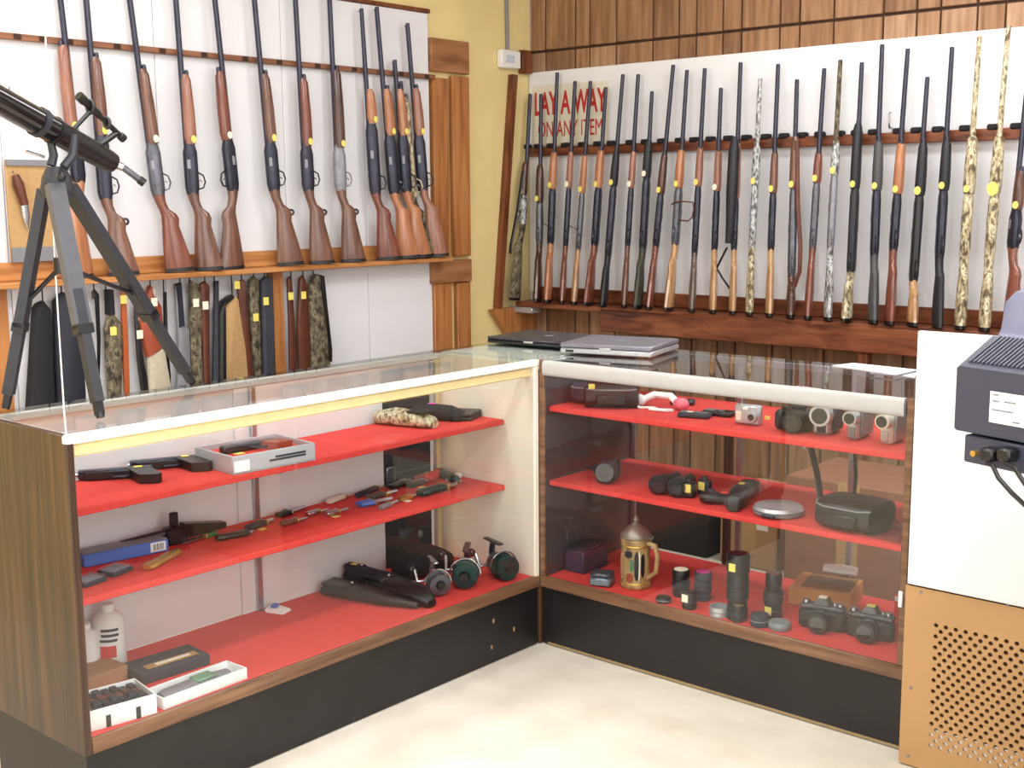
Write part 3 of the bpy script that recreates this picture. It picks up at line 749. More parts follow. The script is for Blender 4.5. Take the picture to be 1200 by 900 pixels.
for xx in (.3, .9):
    for z in (.812, .565):
        bx((xx - .004, .1, z - .04), (xx + .004, DB - .03, z - .0185), .001).build('shelf_bracket', ALU, B)
bx((.4, DB - .012, .243), (.43, DB - .001, H - .031)).build('door_stile', CASE_WOOD, B)
bx((.0225, .0145, .003), (LB - .0, .0155, .012), .0004).build('floor_strip', mat('dull_tan_strip', (150, 128, 92), .6), B)
w = MB(); w.cbox((1.238, -.006, .405), (1.25, -.0005, .45), .002); w.build('lock_tag', PAPER, B, 'small white tag on the right front post')
C_ = thing('corner_counter', 'corner counter filling the angle behind both display cases', 'counter', (-.224, .25, 0))
def cb_(a, b, c=.002): return MB().cbox((a[0] + .224, a[1] - .25, a[2]), (b[0] + .224, b[1] - .25, b[2]), c)
cb_((-DA, .004, .002), (-.002, DB, .93)).build('body', CASE_WOOD, C_)
cb_((-DA, .001, H - .008), (-.001, DB, H), .001).build('top_glass', GLASS_TOP, C_)
cb_((-DA, .004, .931), (-.002, DB, H - .0085)).build('top_frame', WHITE_MET, C_)

# ------------------------------------------------------------------ end counter with pegboard front, white panel above
PE = thing('end_counter', 'counter end with a brown perforated pegboard front', 'counter', (1.62, .2, 0))
def pb(a, b, c=.002): return MB().cbox((a[0] - 1.62, a[1] - .2, a[2]), (b[0] - 1.62, b[1] - .2, b[2]), c)
PX0, PX1 = 1.281, 2.05
h0 = ony(1097, 733, -.06)
hx0, hz1, hz0 = h0.x + .0, h0.z, .06
m = MB()
pit, row, rr = .0252, .0147, .0060
rows = int((hz1 - hz0) / row); cols = 26
X0 = hx0 - pit * .5
X1 = X0 + pit * (cols + .5)
ztop = hz1 + row * .5; zbot = ztop - rows * row
for r_ in range(rows):
    zc = ztop - (r_ + .5) * row
    off = pit * .5 if r_ % 2 else 0
    if off: m.add([(X0, 0, zc - row/2), (X0 + off, 0, zc - row/2), (X0 + off, 0, zc + row/2), (X0, 0, zc + row/2)], [(0, 1, 2, 3)])
    else: m.add([(X1 - pit/2, 0, zc - row/2), (X1, 0, zc - row/2), (X1, 0, zc + row/2), (X1 - pit/2, 0, zc + row/2)], [(0, 1, 2, 3)])
    for c_ in range(cols):
        xc = X0 + off + (c_ + .5) * pit
        inn = [(xc + rr*math.cos(math.pi*(k_+.5)/4), 0, zc + rr*math.sin(math.pi*(k_+.5)/4)) for k_ in range(8)]
        back = [(p[0], .006, p[2]) for p in inn]
        hw, hh_ = pit/2, row/2
        out = [(xc+hw,0,zc+hh_*.5),(xc+hw*.5,0,zc+hh_),(xc-hw*.5,0,zc+hh_),(xc-hw,0,zc+hh_*.5),(xc-hw,0,zc-hh_*.5),(xc-hw*.5,0,zc-hh_),(xc+hw*.5,0,zc-hh_),(xc+hw,0,zc-hh_*.5)]
        fs = [(k_, (k_+1) % 8, 8 + (k_+1) % 8, 8 + k_) for k_ in range(8)] + [(k_, (k_+1) % 8, 16 + (k_+1) % 8, 16 + k_) for k_ in range(8)]
        cs = [(xc+hw,0,zc+hh_),(xc-hw,0,zc+hh_),(xc-hw,0,zc-hh_),(xc+hw,0,zc-hh_)]
        m.add(inn + out + back + cs, fs + [(8, 24, 9), (10, 25, 11), (12, 26, 13), (14, 27, 15)])
def q4(x0, z0, x1, z1): m.add([(x0, 0, z0), (x1, 0, z0), (x1, 0, z1), (x0, 0, z1)], [(0, 1, 2, 3)])
q4(PX0, .004, X0, .49); q4(X1, .004, PX1, .49); q4(X0, ztop, X1, .49); q4(X0, .004, X1, zbot)
m.box((PX0, .0001, .004), (PX0 + .005, .006, .49))
m.v = [(p[0] - 1.62, p[1] - .26, p[2]) for p in m.v]
o = m.build('pegboard', PEG, PE, smooth=0)
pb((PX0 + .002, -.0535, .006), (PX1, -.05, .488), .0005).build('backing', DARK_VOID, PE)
pb((X0, -.0538, zbot), (X1, -.0536, zbot + .05), .0001).build('pale_sheet', PAPER, PE, 'pale sheet showing through the lowest holes')
pb((1.29, -.0495, .0), (PX1, .45, .93)).build('body', CASE_WOOD, PE)
for u, v in ((1079, 694), (1181, 709), (1067, 806), (1064, 886)):
    p = ony(u, v, -.0615)
    m = MB(); m.cyl((p.x - 1.62, -.2605, p.z), (p.x - 1.62, -.2625, p.z), .004, n=8); m.build('screw', GREY, PE)
m = MB().cbox((1.286, -.066, .495), (PX1, -.05, 1.149), .002)
tag(m.build('white_panel', WHITE_BOARD), 'tall white panel above the pegboard, beside the right display case', 'panel')
# counter out of frame that carries the monitor
S = thing('side_counter', 'counter at the right that carries the monitor', 'counter', (2.12, -.42, 0))
MB().cbox((-.26, -.48, .002), (.3, .32, .92), .004).build('body', CASE_WOOD, S)
MB().cbox((-.265, -.485, .921), (.305, .325, .94), .004).build('top', CASE_EDGE, S)

# ------------------------------------------------------------------ monitor, seen from behind
ZM = .941
mo = onz(1117, 505, ZM + .075) if False else CAM + ray(1118, 503) * 2.3
ax = Vector((.95, -.31, 0)).normalized(); dp = Vector((.31, .95, 0)).normalized()
MBW = .30
ctr = Vector((mo.x, mo.y, 0)) + ax * (MBW / 2)
t = thing('crt_monitor', 'dark tube monitor seen from behind at the right edge', 'monitor', (ctr.x, ctr.y, ZM), math.atan2(ax.y, ax.x))
zt = (CAM + ray(1115, 427) * 2.3).z - ZM
zs = (CAM + ray(1118, 503) * 2.3).z - ZM
zb = (CAM + ray(1132, 538) * 2.31).z - ZM
def sec(y, hw, z0, z1, c=.02):
    return [(-hw, y, z0 + c), (-hw + c, y, z0), (hw - c, y, z0), (hw, y, z0 + c), (hw, y, z1 - c), (hw - c, y, z1), (-hw + c, y, z1), (-hw, y, z1 - c)]
zp = zt + .13
m = MB(); m.loft([sec(0, MBW/2, zs, zt, .004), sec(.005, MBW/2 + .002, zs - .002, zt + .003, .006), sec(.10, MBW/2 + .01, zs - .005, zt + .05, .008)])
m.build('rear_housing', MONITOR, t)
m = MB(); m.loft([sec(.101, .155, zs - .006, zt + .048, .01), sec(.12, .158, zs - .01, zt + .058, .015), sec(.14, .165, zs - .015, zt + .08, .02), sec(.155, .172, zs - .02, zt + .112, .02), sec(.165, .176, zs - .02, zp, .02), sec(.22, .19, zs - .03, zp + .004, .02), sec(.34, .205, zs - .04, zp + .012, .02)])
m.build('tube_shell', mat('monitor_shell_light', (112, 114, 138), 0.4, var=.04), t)
m = MB(); m.loft([sec(.341, .21, zs - .045, zp + .02, .015), sec(.40, .21, zs - .045, zp + .02, .015)])
m.build('front_bezel', MONITOR, t)
m = MB(); m.loft([sec(.4005, .17, zs, zp - .03, .03), sec(.403, .16, zs + .01, zp - .04, .03)]); m.build('screen', LENS, t)
m = MB().cbox((-MBW/2 + .022, .002, zb), (MBW/2 - .022, .16, zs - .006), .003); m.build('connector_block', MONITOR, t)
for i in range(30):                                # vent ribs on the sloping top
    x = -MBW/2 + .018 + i * (MBW - .036) / 29
    m = MB(); m.prism([(.012, zt + .006), (.096, zt + .048), (.096, zt + .052), (.012, zt + .0105)], .005, lambda a, b, h, x=x: (x + h - .0025, a, b))
    m.build('vent_rib', MONITOR, t)
def rear(u, v, off=0.0):                          # a pixel on the plane of the monitor's back
    d = ray(u, v); n_ = -dp; p_ = ctr.copy()
    return CAM + d * ((p_ + n_ * off - CAM).dot(n_) / d.dot(n_))
la = rear(1161, 458); lbv = rear(1163, 495)
inv = (Matrix.Translation((ctr.x, ctr.y, ZM)) @ Matrix.Rotation(math.atan2(ax.y, ax.x), 4, 'Z')).inverted()
l0, l1 = inv @ la, inv @ lbv
lab = MB().cbox((l0.x, -.0012, l1.z), (l0.x + .15, -.0002, l0.z), .0003).build('rating_label', PAPER, t, 'white rating label')
for k_, (x0, x1, z) in enumerate(((.006, .018, .9), (.006, .05, .42), (.006, .02, .7), (.03, .055, .72), (.08, .12, .62), (.08, .12, .5), (.08, .12, .38), (.05, .065, .12))):
    zz = l1.z + (l0.z - l1.z) * z
    MB().box((l0.x + x0, -.0016, zz - .0016), (l0.x + x1, -.0012, zz + .0016)).build('print_line', GREY, lab)
cx = []
for u, v in ((1143, 531), (1167, 532), (1187, 532)):
    q = inv @ rear(u, v); cx.append(q)
MB().cyl((cx[0].x, .002, cx[0].z), (cx[0].x, -.008, cx[0].z), .006, n=8).build('socket', BRASS, t, 'small brass socket')
for q, nm in ((cx[1], 'plug'), (cx[2], 'plug')):
    MB().cbox((q.x - .014, -.03, q.z - .011), (q.x + .014, .0015, q.z + .013), .004).build(nm, BLACK, t)
MB().lathe([(.1, zs - .046 - .002), (.08, .02), (.12, .006), (.12, 0)][::-1], 24, (0, .24, 0)).build('tilt_stand', MONITOR, t)
for j, (q, ends) in enumerate(((cx[1], ((1163, 545), (1170, 560), (1185, 577), (1202, 593), (1225, 612))), (cx[2], ((1189, 548), (1195, 558), (1204, 571), (1222, 590))))):
    w0 = inv.inverted() @ Vector((q.x, -.022, q.z - .012))
    pts = [w0] + [rear(u, v, .035) for u, v in ends]
    last = pts[-1]; pts += [Vector((1.845, max(last.y, -.86), last.z - .03)), Vector((1.859, max(last.y, -.86), last.z - .032))]
    tag(MB().tube(pts, .0042, 8).build('cable', BLACK), ('left one of two dark cables hanging from the monitor', 'right one of two dark cables hanging from the monitor')[j], 'cable', 'monitor cables')

# ------------------------------------------------------------------ on the counters: laptops, paper
def laptop(label, c, rz, w, d, h, m_top, m_body, latch=True):
    t = thing('laptop', label, 'laptop', (c[0], c[1], H + .0008), rz, 'laptops on the counter')
    MB().cbox((-w/2, -d/2, .003), (w/2, d/2, h * .55), .004).build('base', m_body, t)
    MB().cbox((-w/2, -d/2, h * .58), (w/2, d/2, h), .004).build('lid', m_top, t)
    for sx in (-1, 1):
        for sy in (-1, 1):
            MB().cyl((sx*(w/2-.03), sy*(d/2-.03), 0), (sx*(w/2-.03), sy*(d/2-.03), .004), .008, n=8).build('foot', BLACK, t)
    MB().cbox((-.02, -d/2 - .001, h * .45), (.02, -d/2 + .003, h * .7), .001).build('latch', SILVER, t)
    MB().cyl((0, 0, h), (0, 0, h + .0006), .018, n=16).build('lid_emblem', GREY, t)
    MB().cbox((-w/2 + .02, -d/2 - .0008, h * .2), (-w/2 + .05, -d/2 + .002, h * .42), .001).build('port', BLACK, t)
    return t
LAPD = mat('dark_laptop_lid', (64, 62, 68), 0.3, .3, var=.08)
laptop('thin black closed laptop at the corner of the counters', (-.262, .372), math.radians(5), .365, .262, .026, LAPD, BLACK)
laptop('thick silver closed laptop right of the black laptop', (.088, .325), math.radians(14), .325, .27, .038, mat('grey_laptop_lid', (128, 126, 136), .35, .3), SILVER)
p0, p1, p2, p3 = onz(975, 429, H), onz(1072, 443, H), onz(1076, 434, H), onz(1000, 426, H)
m = MB(); m.prism([(p.x, p.y) for p in (p0, p1, p2, p3)], .0015, lambda a, b, h: (a, b, H + .0006 + h)); tag(m.build('paper_sheet', PAPER), 'white sheet of paper on the right glass counter', 'paper')
q0, q1, q2 = onz(1020, 440, H), onz(1050, 443, H), onz(1080, 436, H)
tag(MB().tube([q0 + Vector((0, 0, .0065)), q1 + Vector((0, 0, .0065)), q2 + Vector((0, 0, .0065)), q2 + Vector((.05, .03, .0065))], .003, 6).build('cord', GREY), 'thin grey cord lying across the white paper sheet', 'cord')

# ------------------------------------------------------------------ telescope on its tripod
F = [Vector((-.428, -1.575, H + .005)), Vector((-.116, -1.497, H + .005)), Vector((-.42, -1.03, H + .005))]
apx = onx(66, 205, -.30)
T = thing('telescope', 'black telescope on a black tripod standing on the left glass case', 'telescope', (-.32, -1.4, H + .001))
base = T.location
def tp(mb, nm, m, lab=None, sub=None):
    mb.v = [tuple(Vector(p) - base) for p in mb.v]
    o = mb.build(nm, m, sub or T, lab); return o
TRI = mat('tripod_black', (44, 45, 52), 0.5, var=.12)
TRI2 = mat('tripod_grey', (84, 85, 92), 0.45, var=.1)
legtop = [onx(52, 222, -.335), onx(64, 216, -.27), onx(80, 218, -.315)]
for i, (a, f) in enumerate(zip(legtop, F)):
    d = (f - a); L = d.length; d.normalize()
    side = d.cross(Vector((0, 0, 1))).normalized(); nn = side.cross(d)
    def bar(mb, s0, s1, w, th, w2=None):
        P, Q = a + d * (L * s0), a + d * (L * s1); w2 = w2 or w
        v = []
        for P_, ww in ((P, w), (Q, w2)):
            for sx, sy in ((-1,-1),(1,-1),(1,1),(-1,1)): v.append(P_ + side * sx * ww + nn * sy * th)
        mb.loft([v[:4], v[4:]])
    m = MB(); bar(m, 0, .62, .021, .012); lg = tp(m, 'leg', TRI2 if i == 1 else TRI)
    m = MB(); bar(m, .45, .93, .0125, .013)
    tp(m, 'leg_slide', TRI, sub=lg)
    m = MB(); bar(m, .60, .64, .021, .015); tp(m, 'clamp', BLACK, sub=lg)
    m = MB(); bar(m, .92, .985, .010, .008); m.cyl(f + Vector((0, 0, .0025)), a + d * (L * .97), .011, .009, 8); tp(m, 'foot', BLACK, sub=lg)
m = MB(); m.ell([(0, 0, .035, .035), (.02, 0, .045, .04), (.05, 0, .035, .035), (.075, 0, .022, .022)], 12)
m.v = [(p[0] + apx.x, p[1] + apx.y, p[2] + apx.z - .055) for p in m.v]
tp(m, 'tripod_head', TRI)
m = MB(); c1 = Vector((apx.x, apx.y, apx.z - .22))
for lt, f in zip(legtop, F): m.tube([c1, lt.lerp(f, .52)], .006, 6)
m.cyl(c1 - Vector((0, 0, .02)), c1 + Vector((0, 0, .02)), .02, n=10)
tp(m, 'spreader', BLACK)
t1 = onx(131, 191, -.34)
t0v = onx(-60, 84, -.22)
dv = (t1 - t0v).normalized(); upn = (Vector((0, 0, 1)) - dv * dv.z).normalized()
def along(s): return t0v + (t1 - t0v) * s
m = MB(); m.tube([along(-.9), along(-.88), along(0), along(.62)], [.033, .0325, .0325, .0325], 20); m.tube([along(-1.35), along(-.9)], [.038, .038], 20)
tp(m, 'optical_tube', mat('gloss_black_tube', (14, 14, 18), .14, var=.1, coat=.5))
m = MB(); m.tube([along(.60), along(.63), along(.80), along(.97), along(1.0)], [.035, .031, .030, .028, .026], 18); tp(m, 'focuser', BLACK)
tp(MB().tube([along(.5), along(.53)], .0365, 18), 'tube_ring', TRI)
e0, e1, e2 = along(1.0), onx(144, 196, -.33), onx(168, 214, -.31)
tp(MB().tube([e0, e1], [.011, .010], 12), 'eyepiece_holder', STEEL)
ep = tp(MB().tube([e1, e1.lerp(e2, .8)], [.0085, .0085], 12), 'eyepiece', GUNGRAY)
tp(MB().tube([e1.lerp(e2, .78), e1.lerp(e2, 1.05)], [.011, .011], 12), 'eyecup', BLACK, sub=ep)
# yoke
for u0, v0, u1, v1, x in ((60, 188, 58, 160, -.30), (75, 190, 88, 158, -.25)):
    a_, b_ = onx(u0, v0 + 6, x), onx(u1, v1, x)
    tp(MB().tube([a_, a_.lerp(b_, .5) + Vector((0, .008, -.01)), b_], [.012, .011, .009], 8), 'yoke_arm', TRI)
tp(MB().cyl(onx(52, 184, -.29), onx(30, 177, -.29), .004, n=6), 'slow_motion_rod', STEEL)
k0 = onx(72, 207, -.24)
tp(MB().ball(tuple(k0), .012, n=10, m=6), 'clamp_knob', BLACK)
# finder scope above the focuser
f0, f1 = onx(92, 112, -.30), onx(145, 163, -.33)
fm = MB(); fm.tube([f0, f0.lerp(f1, .12), f0.lerp(f1, .16), f0.lerp(f1, .42), f0.lerp(f1, .48), f0.lerp(f1, .9), f0.lerp(f1, .92), f1], [.012, .012, .0095, .0105, .007, .007, .011, .011], 12)
fs_ = tp(fm, 'finder_scope', BLACK)
g0 = f0.lerp(f1, .2)
tp(MB().torus(tuple(f0.lerp(f1, .25)), .016, .004, 'y', 16, 6), 'finder_ring', TRI, sub=fs_)
tp(MB().torus(tuple(f0.lerp(f1, .62)), .013, .004, 'y', 16, 6), 'finder_ring', TRI, sub=fs_)
tp(MB().tube([f0.lerp(f1, .85), along(.9) + upn * .028], .008, 8), 'finder_bracket', BLACK)
tp(MB().tube([f0.lerp(f1, .3), along(.72) + upn * .03], .006, 8), 'finder_bracket', BLACK)
tp(MB().ball(tuple(along(.3) + upn * .035), .008, n=8, m=6), 'screw', STEEL)
# white cord from the ceiling to the case corner
pts = [onz(78, 513, H + .004), onx(75, 480, -.10), onx(70, 400, -.26), onx(65, 320, -.42), onx(58, 180, -.46), onx(55, 90, -.48), onx(52, 0, -.5)]
top = pts[-1] + (pts[-1] - pts[-2]).normalized() * .9; top.z = HC
tag(MB().tube(pts + [top], .0019, 6).build('pull_cord', WHITE_MET), 'thin white cord hanging down to the corner of the left case', 'cord')

# ------------------------------------------------------------------ goods in the left case
Z1, Z2, Z0 = .7575, .5355, .2425            # upper shelf, lower shelf, case floor
def seg(u0, v0, u1, v1, z):
    a, b = onz(u0, v0, z), onz(u1, v1, z)
    return (a + b) / 2, math.atan2(b.y - a.y, b.x - a.x), (b - a).length
def yellow(t, x, y, z, m=TAG_YEL, s=.011):
    MB().cbox((x - s, y - s*.75, z), (x + s, y + s*.75, z + .0015), .0004).build('price_tag', m, t)

def pistol(label, u0, v0, u1, v1, z, flip=1, m_slide=BLUED, m_grip=BLACK, tagm=TAG_YEL, L=None, dz=0, revolver=False):
    c, a, l = seg(u0, v0, u1, v1, z); L = L or l
    t = thing('pistol', label, 'handgun', (c.x, c.y, z + dz), a, 'handguns in the left case')
    f = flip; T_ = .026
    m = MB(); m.cbox((-L/2, f*.0, .002), (L/2, f*.026, T_), .004); m.build('slide', m_slide, t)
    m = MB(); m.cyl((-L/2 - .006, f*.013, T_*.55), (-L/2 + .01, f*.013, T_*.55), .006, n=10); m.build('muzzle', STEEL, t)
    m = MB(); m.prism([(L*.16, -f*.001), (L*.47, -f*.001), (L*.60, -f*.085), (L*.54, -f*.098), (L*.30, -f*.088)], T_*.95, lambda x, y, h: (x, y, .001 + h)); m.build('grip', m_grip, t)
    m = MB(); m.prism([(-L*.42, -f*.001), (L*.2, -f*.001), (L*.18, -f*.016), (-L*.38, -f*.012)], T_*.7, lambda x, y, h: (x, y, .004 + h)); m.build('frame', m_grip, t)
    m = MB(); m.tube([(-L*.05, -f*.012, T_/2), (-L*.04, -f*.035, T_/2), (L*.1, -f*.04, T_/2), (L*.18, -f*.03, T_/2)], .003, 6); m.build('trigger_guard', m_slide, t)
    if revolver: MB().cyl((-.005, f*.008, T_*.6), (.03, f*.008, T_*.6), .019, n=12).build('cylinder', m_slide, t)
    if tagm: yellow(t, L*.3, f*.008, T_ + .0003, tagm)
    return t
pistol('black pistol furthest left on the top shelf of the left case, grip forward', 80, 560, 162, 554, Z1, 1, L=.19)
pistol('black pistol between the left black pistol and the grey open pistol box', 146, 551, 228, 543, Z1, 1, L=.185)
# open pistol box
c, a, l = seg(274, 557, 370, 539, Z1)
t = thing('pistol_box', 'grey open box with a red pistol lying inside, top shelf', 'box', (c.x, c.y, Z1), a)
bd = .20; bh = .05; bl = l
PBX = mat('pale_grey_box', (178, 176, 184), .5, var=.04)
MB().box((-bl/2, 0, 0), (bl/2, bd, .004)).build('bottom', PBX, t)
MB().cbox((-bl/2, 0, .0), (bl/2, .006, bh), .002).build('side', PBX, t); MB().cbox((-bl/2, bd - .006, .0), (bl/2, bd, bh), .002).build('side', PBX, t)
MB().cbox((-bl/2, .0062, .0), (-bl/2 + .006, bd - .0062, bh), .002).build('side', PBX, t); MB().cbox((bl/2 - .006, .0062, .0), (bl/2, bd - .0062, bh), .002).build('side', PBX, t)
MB().cbox((-bl/2 + .007, .007, .0042), (bl/2 - .007, bd - .007, .034), .002).build('foam', RED, t, 'red foam lining')
MB().cbox((-bl/2 + .002, -.0012, .006), (-bl/2 + .05, -.0002, .036), .0003).build('label', PAPER, t, 'white end label')
for x0, x1, z in ((-.02, .1, .022), (.0, .1, .03)): MB().box((x0, -.0008, z - .003), (min(x1, bl/2 - .01), -.0001, z + .003)).build('print_line', CHARCOAL, t)
cc = Vector((c.x, c.y, 0)) + Matrix.Rotation(a, 3, 'Z') @ Vector((0, bd * .52, 0))
g = thing('pistol', 'dark red pistol with a yellow tag inside the grey open box', 'handgun', (cc.x, cc.y, Z1 + .0345), a, 'handguns in the left case')
m = MB(); m.cbox((-bl*.36, .0, 0), (bl*.3, .03, .022), .004); m.build('slide', BLUED, g)
m = MB(); m.prism([(bl*.08, -.001), (bl*.28, -.001), (bl*.34, -.055), (bl*.16, -.06)], .022, lambda x, y, h: (x, y, h)); m.build('grip', LEATHER_RED, g)
MB().tube([(-.01, -.002, .01), (0, -.02, .01), (.03, -.022, .01), (.04, -.003, .01)], .003, 6).build('trigger_guard', BLUED, g)
yellow(g, -bl*.22, -.015, .0, TAG_YEL, .014)

def pouch(name, label, cat, u0, v0, u1, v1, z, w, h, m, tagm=None, taper=.8, group=None, parts=None, flapm=None):
    c, a, l = seg(u0, v0, u1, v1, z)
    t = thing(name, label, cat, (c.x, c.y, z), a, group)
    secs = []
    for s, sw, sh in ((-.5, .55, .45), (-.47, .8, .75), (-.2, 1, 1), (.2, .95, .92), (.45, taper, .6), (.5, taper * .7, .4)):
        r = []
        for i in range(14):
            q = 2*math.pi*i/14
            yy = w/2*sw*math.copysign(abs(math.cos(q))**.7, math.cos(q)); zz = h/2*sh*math.copysign(abs(math.sin(q))**.8, math.sin(q))
            r.append((s * l, yy, max(0.0005, zz + h/2*sh)))
        secs.append(r)
    MB().loft(secs).build('body', m, t)
    if flapm:
        MB().cbox((.1*l, -w*.40, h*.86), (.42*l, w*.40, h*.99), .003).build('flap', flapm, t)
    if tagm: yellow(t, -.1*l, 0, h * 1.0, tagm, .012)
    return t
pouch('camera_pouch', 'camouflage pouch with a black end on the top shelf of the left case', 'pouch', 422, 492, 488, 498, Z1, .085, .055, CAMO_TAN, flapm=BLACK_MATTE)
p_ = pouch('camera_pouch', 'round black pouch with a magenta tag and wrist strap', 'pouch', 464, 486, 526, 490, Z1, .10, .05, BLACK_MATTE, TAG_PINK)
m = MB(); m.tube([(-.07, -.01, .02), (-.09, -.02, .045), (-.11, -.03, .03), (-.12, -.03, .004)], .004, 6); m.build('wrist_strap', BLACK, p_)
c, a, l = seg(520, 484, 576, 487, Z1)
t = thing('flat_case', 'flat black folding case with a magenta dot, right end of the top shelf', 'case', (c.x, c.y, Z1), a)
MB().cbox((-l/2, -.055, 0), (l/2, .055, .012), .003).build('lower_half', BLACK_LEATHER, t)
MB().cbox((-l/2, -.053, .0125), (l/2, .055, .024), .004).build('upper_half', BLACK_LEATHER, t)
yellow(t, -.01, 0, .0242, TAG_PINK, .009)

# lower shelf
c, a, l = seg(91, 663, 190, 643, Z2)
t = thing('long_box', 'long blue box with a white barcode label under a dark air pistol', 'box', (c.x, c.y, Z2), a)
MB().cbox((-l/2, 0, 0), (l/2, .065, .034), .002).build('carton', BLUE, t)
MB().cbox((-l/2 + .001, .002, .0342), (l/2 - .001, .063, .0355), .0005).build('top_face', GREY, t, 'grey printed top face')
lb_ = MB().cbox((l/2 - .052, -.0012, .005), (l/2 - .008, -.0002, .031), .0003).build('barcode_label', PAPER, t)
for i in range(9):
    x = l/2 - .044 + i * .0035
    MB().box((x, -.0016, .009), (x + (.0012 if i % 3 else .002), -.0012, .027)).build('bar', BLACK, lb_)
c, a, l = seg(142, 630, 262, 606, Z2 + .05)
t = thing('air_pistol', 'long dark air pistol with an upright sight behind the blue box', 'handgun', (-.33, c.y, Z2), a, 'handguns in the left case')
MB().tube([(-l*.5, .05, .03), (-l*.1, .045, .035), (.0, .045, .036)], [.008, .011, .014], 10).build('barrel', BLUED, t)
MB().cbox((-.03, .025, .0), (l*.1, .065, .05), .006).build('receiver', BLACK, t)
m = MB(); m.prism([(l*.08, .012), (l*.5, .02), (l*.5, .036), (l*.08, .055)], .03, lambda x, z, h: (x, .03 + h, z)); m.build('shoulder_piece', BLACK, t)
MB().cbox((-.012, .038, .0505), (.012, .052, .09), .003).build('sight_post', BLACK, t)
for lab_, u, v, ang in (('small flat glazed display case with a silver piece, front left of the lower shelf', 104, 683, .2), ('flat glazed display case with grey-blue card beside the smaller one', 135, 671, .3)):
    q = onz(u, v, Z2)
    t = thing('display_tray', lab_, 'tray', (q.x, q.y, Z2), math.pi/2 + ang, 'flat glazed trays'); t.scale = (.72, .72, .8)
    MB().cbox((-.05, -.04, 0), (.05, .04, .014), .003).build('tray', CHARCOAL, t)
    MB().cbox((-.042, -.032, .0142), (.042, .032, .0152), .0004).build('card', mat('blue_grey_card', (140, 154, 176), .6), t)
    MB().cbox((.012, -.024, .0154), (.034, .022, .019), .002).build('silver_piece', STEEL, t)
    MB().cbox((-.048, -.038, .0195), (.048, .038, .0205), .0003).build('lid', GLASS, t)

def knife(label, u0, v0, u1, v1, hm, frac=.55, w=.022, tagm=None, z=Z2, bm=STEEL, dz=0, name='folding_knife', th=.014):
    c, a, l = seg(u0, v0, u1, v1, z)
    l = max(l, .07); w *= 1.35; th *= 1.2
    t = thing(name, label, 'knife', (c.x, c.y, z + dz), a, 'knives on the lower shelf')
    L0, L1 = -l/2, -l/2 + l*frac
    MB().ell([(0, 0, w*.38, th*.4), (l*frac*.1, 0, w*.52, th*.5), (l*frac*.5, .001, w*.45, th*.5), (l*frac*.9, 0, w*.55, th*.5), (l*frac, 0, w*.4, th*.42)], 10, 2.6)
    h = MB().ell([(0, 0, th*.4, w*.38), (l*frac*.1, 0, th*.5, w*.52), (l*frac*.5, 0, th*.5, w*.45), (l*frac*.9, 0, th*.5, w*.55), (l*frac, 0, th*.42, w*.4)], 10, 2.6)
    h.v = [(L0 + p[2], p[1], th*.5 + p[0]) for p in h.v]
    h.build('handle', hm, t)
    b = MB(); b.prism([(L1 + .001, -w*.38), (l*.36, -w*.36), (l/2, w*.18), (l*.36, w*.34), (L1 + .001, w*.34)], .003, lambda x, y, h_: (x, y, th*.35 + h_)); b.build('blade', bm, t)
    if frac < .8: MB().cbox((L1 - .004, -w*.55, th*.1), (L1 + .001, w*.55, th*.95), .001).build('bolster', BRASS if hm is not BLACK else STEEL, t)
    if tagm: yellow(t, L0 + l*frac*.4, -w*.9, .0005, tagm, .012)
    return t
knife('brass linked bracelet-like knife handle left of the yellow-tagged green knife', 172, 669, 214, 646, BRASS, .85, .026)
knife('green-tipped knife with a long white blade and yellow tag', 252, 627, 212, 640, mat('green_handle', (60, 120, 80), .4), .35, .02, TAG_YEL)
knife('black knife with brass dots left of the shelf standard', 254, 634, 300, 625, BLACK, .8, .026)
knife('dark knife with a yellow tag just right of the black brass-dotted knife', 290, 622, 322, 610, CHARCOAL, .6, .024, TAG_YEL)
knife('knife with bright white blade pointing right, behind the small knives', 326, 607, 360, 595, BLACK, .35, .026)
knife('small brown and silver knife in the front row below the white blade', 330, 617, 362, 609, W_BROWN, .55, .016)
knife('small silver knife right of the brown and silver one', 360, 606, 386, 599, STEEL, .55, .016)
knife('bone-handled knife lying behind two silver ones', 385, 591, 408, 582, CREAM, .75, .018)
knife('silver knife with a yellow tag in front of the bone-handled knife', 382, 606, 410, 598, STEEL, .5, .018, TAG_YEL)
knife('grey rod-like knife behind the blue knife', 406, 581, 440, 568, CHARCOAL, .7, .018)
knife('blue-handled knife with a bright thin blade', 420, 594, 462, 586, BLUE, .4, .034)
knife('olive-handled knife with a yellow tag beside the blue knife', 432, 586, 468, 577, SYN_OLIVE, .5, .022, TAG_YEL)
knife('thin silver-bladed knife in front of the olive-handled knife', 446, 598, 470, 588, GREY, .45, .014)
knife('dark multi-tool lying at the left of the knife pile', 458, 574, 482, 564, BLACK, .8, .03)
knife('black knife with brass ends in the knife pile', 478, 572, 508, 563, BLACK, .6, .026, TAG_YEL)
knife('knife with a red handle in the back of the knife pile', 480, 562, 506, 554, LEATHER_RED, .6, .024)
knife('tiny knife with a white-yellow tag in front of the knife pile', 468, 588, 490, 582, BRASS, .6, .014, TAG_WHITE)
knife('large green-grey knife in front of the knife pile', 492, 582, 538, 569, GREENISH, .6, .034, name='sheath_knife', th=.02)
knife('green-grey sheathed knife slanting behind the large green-grey knife', 500, 553, 526, 566, GREENISH, .8, .03, name='sheath_knife', th=.02)
knife('red pocket knife with a gold dot near the shelf end', 516, 560, 534, 551, RED, .85, .03, th=.02)
knife('white pocket knife near the right end of the lower shelf', 534, 563, 548, 556, PAPER, .9, .02)
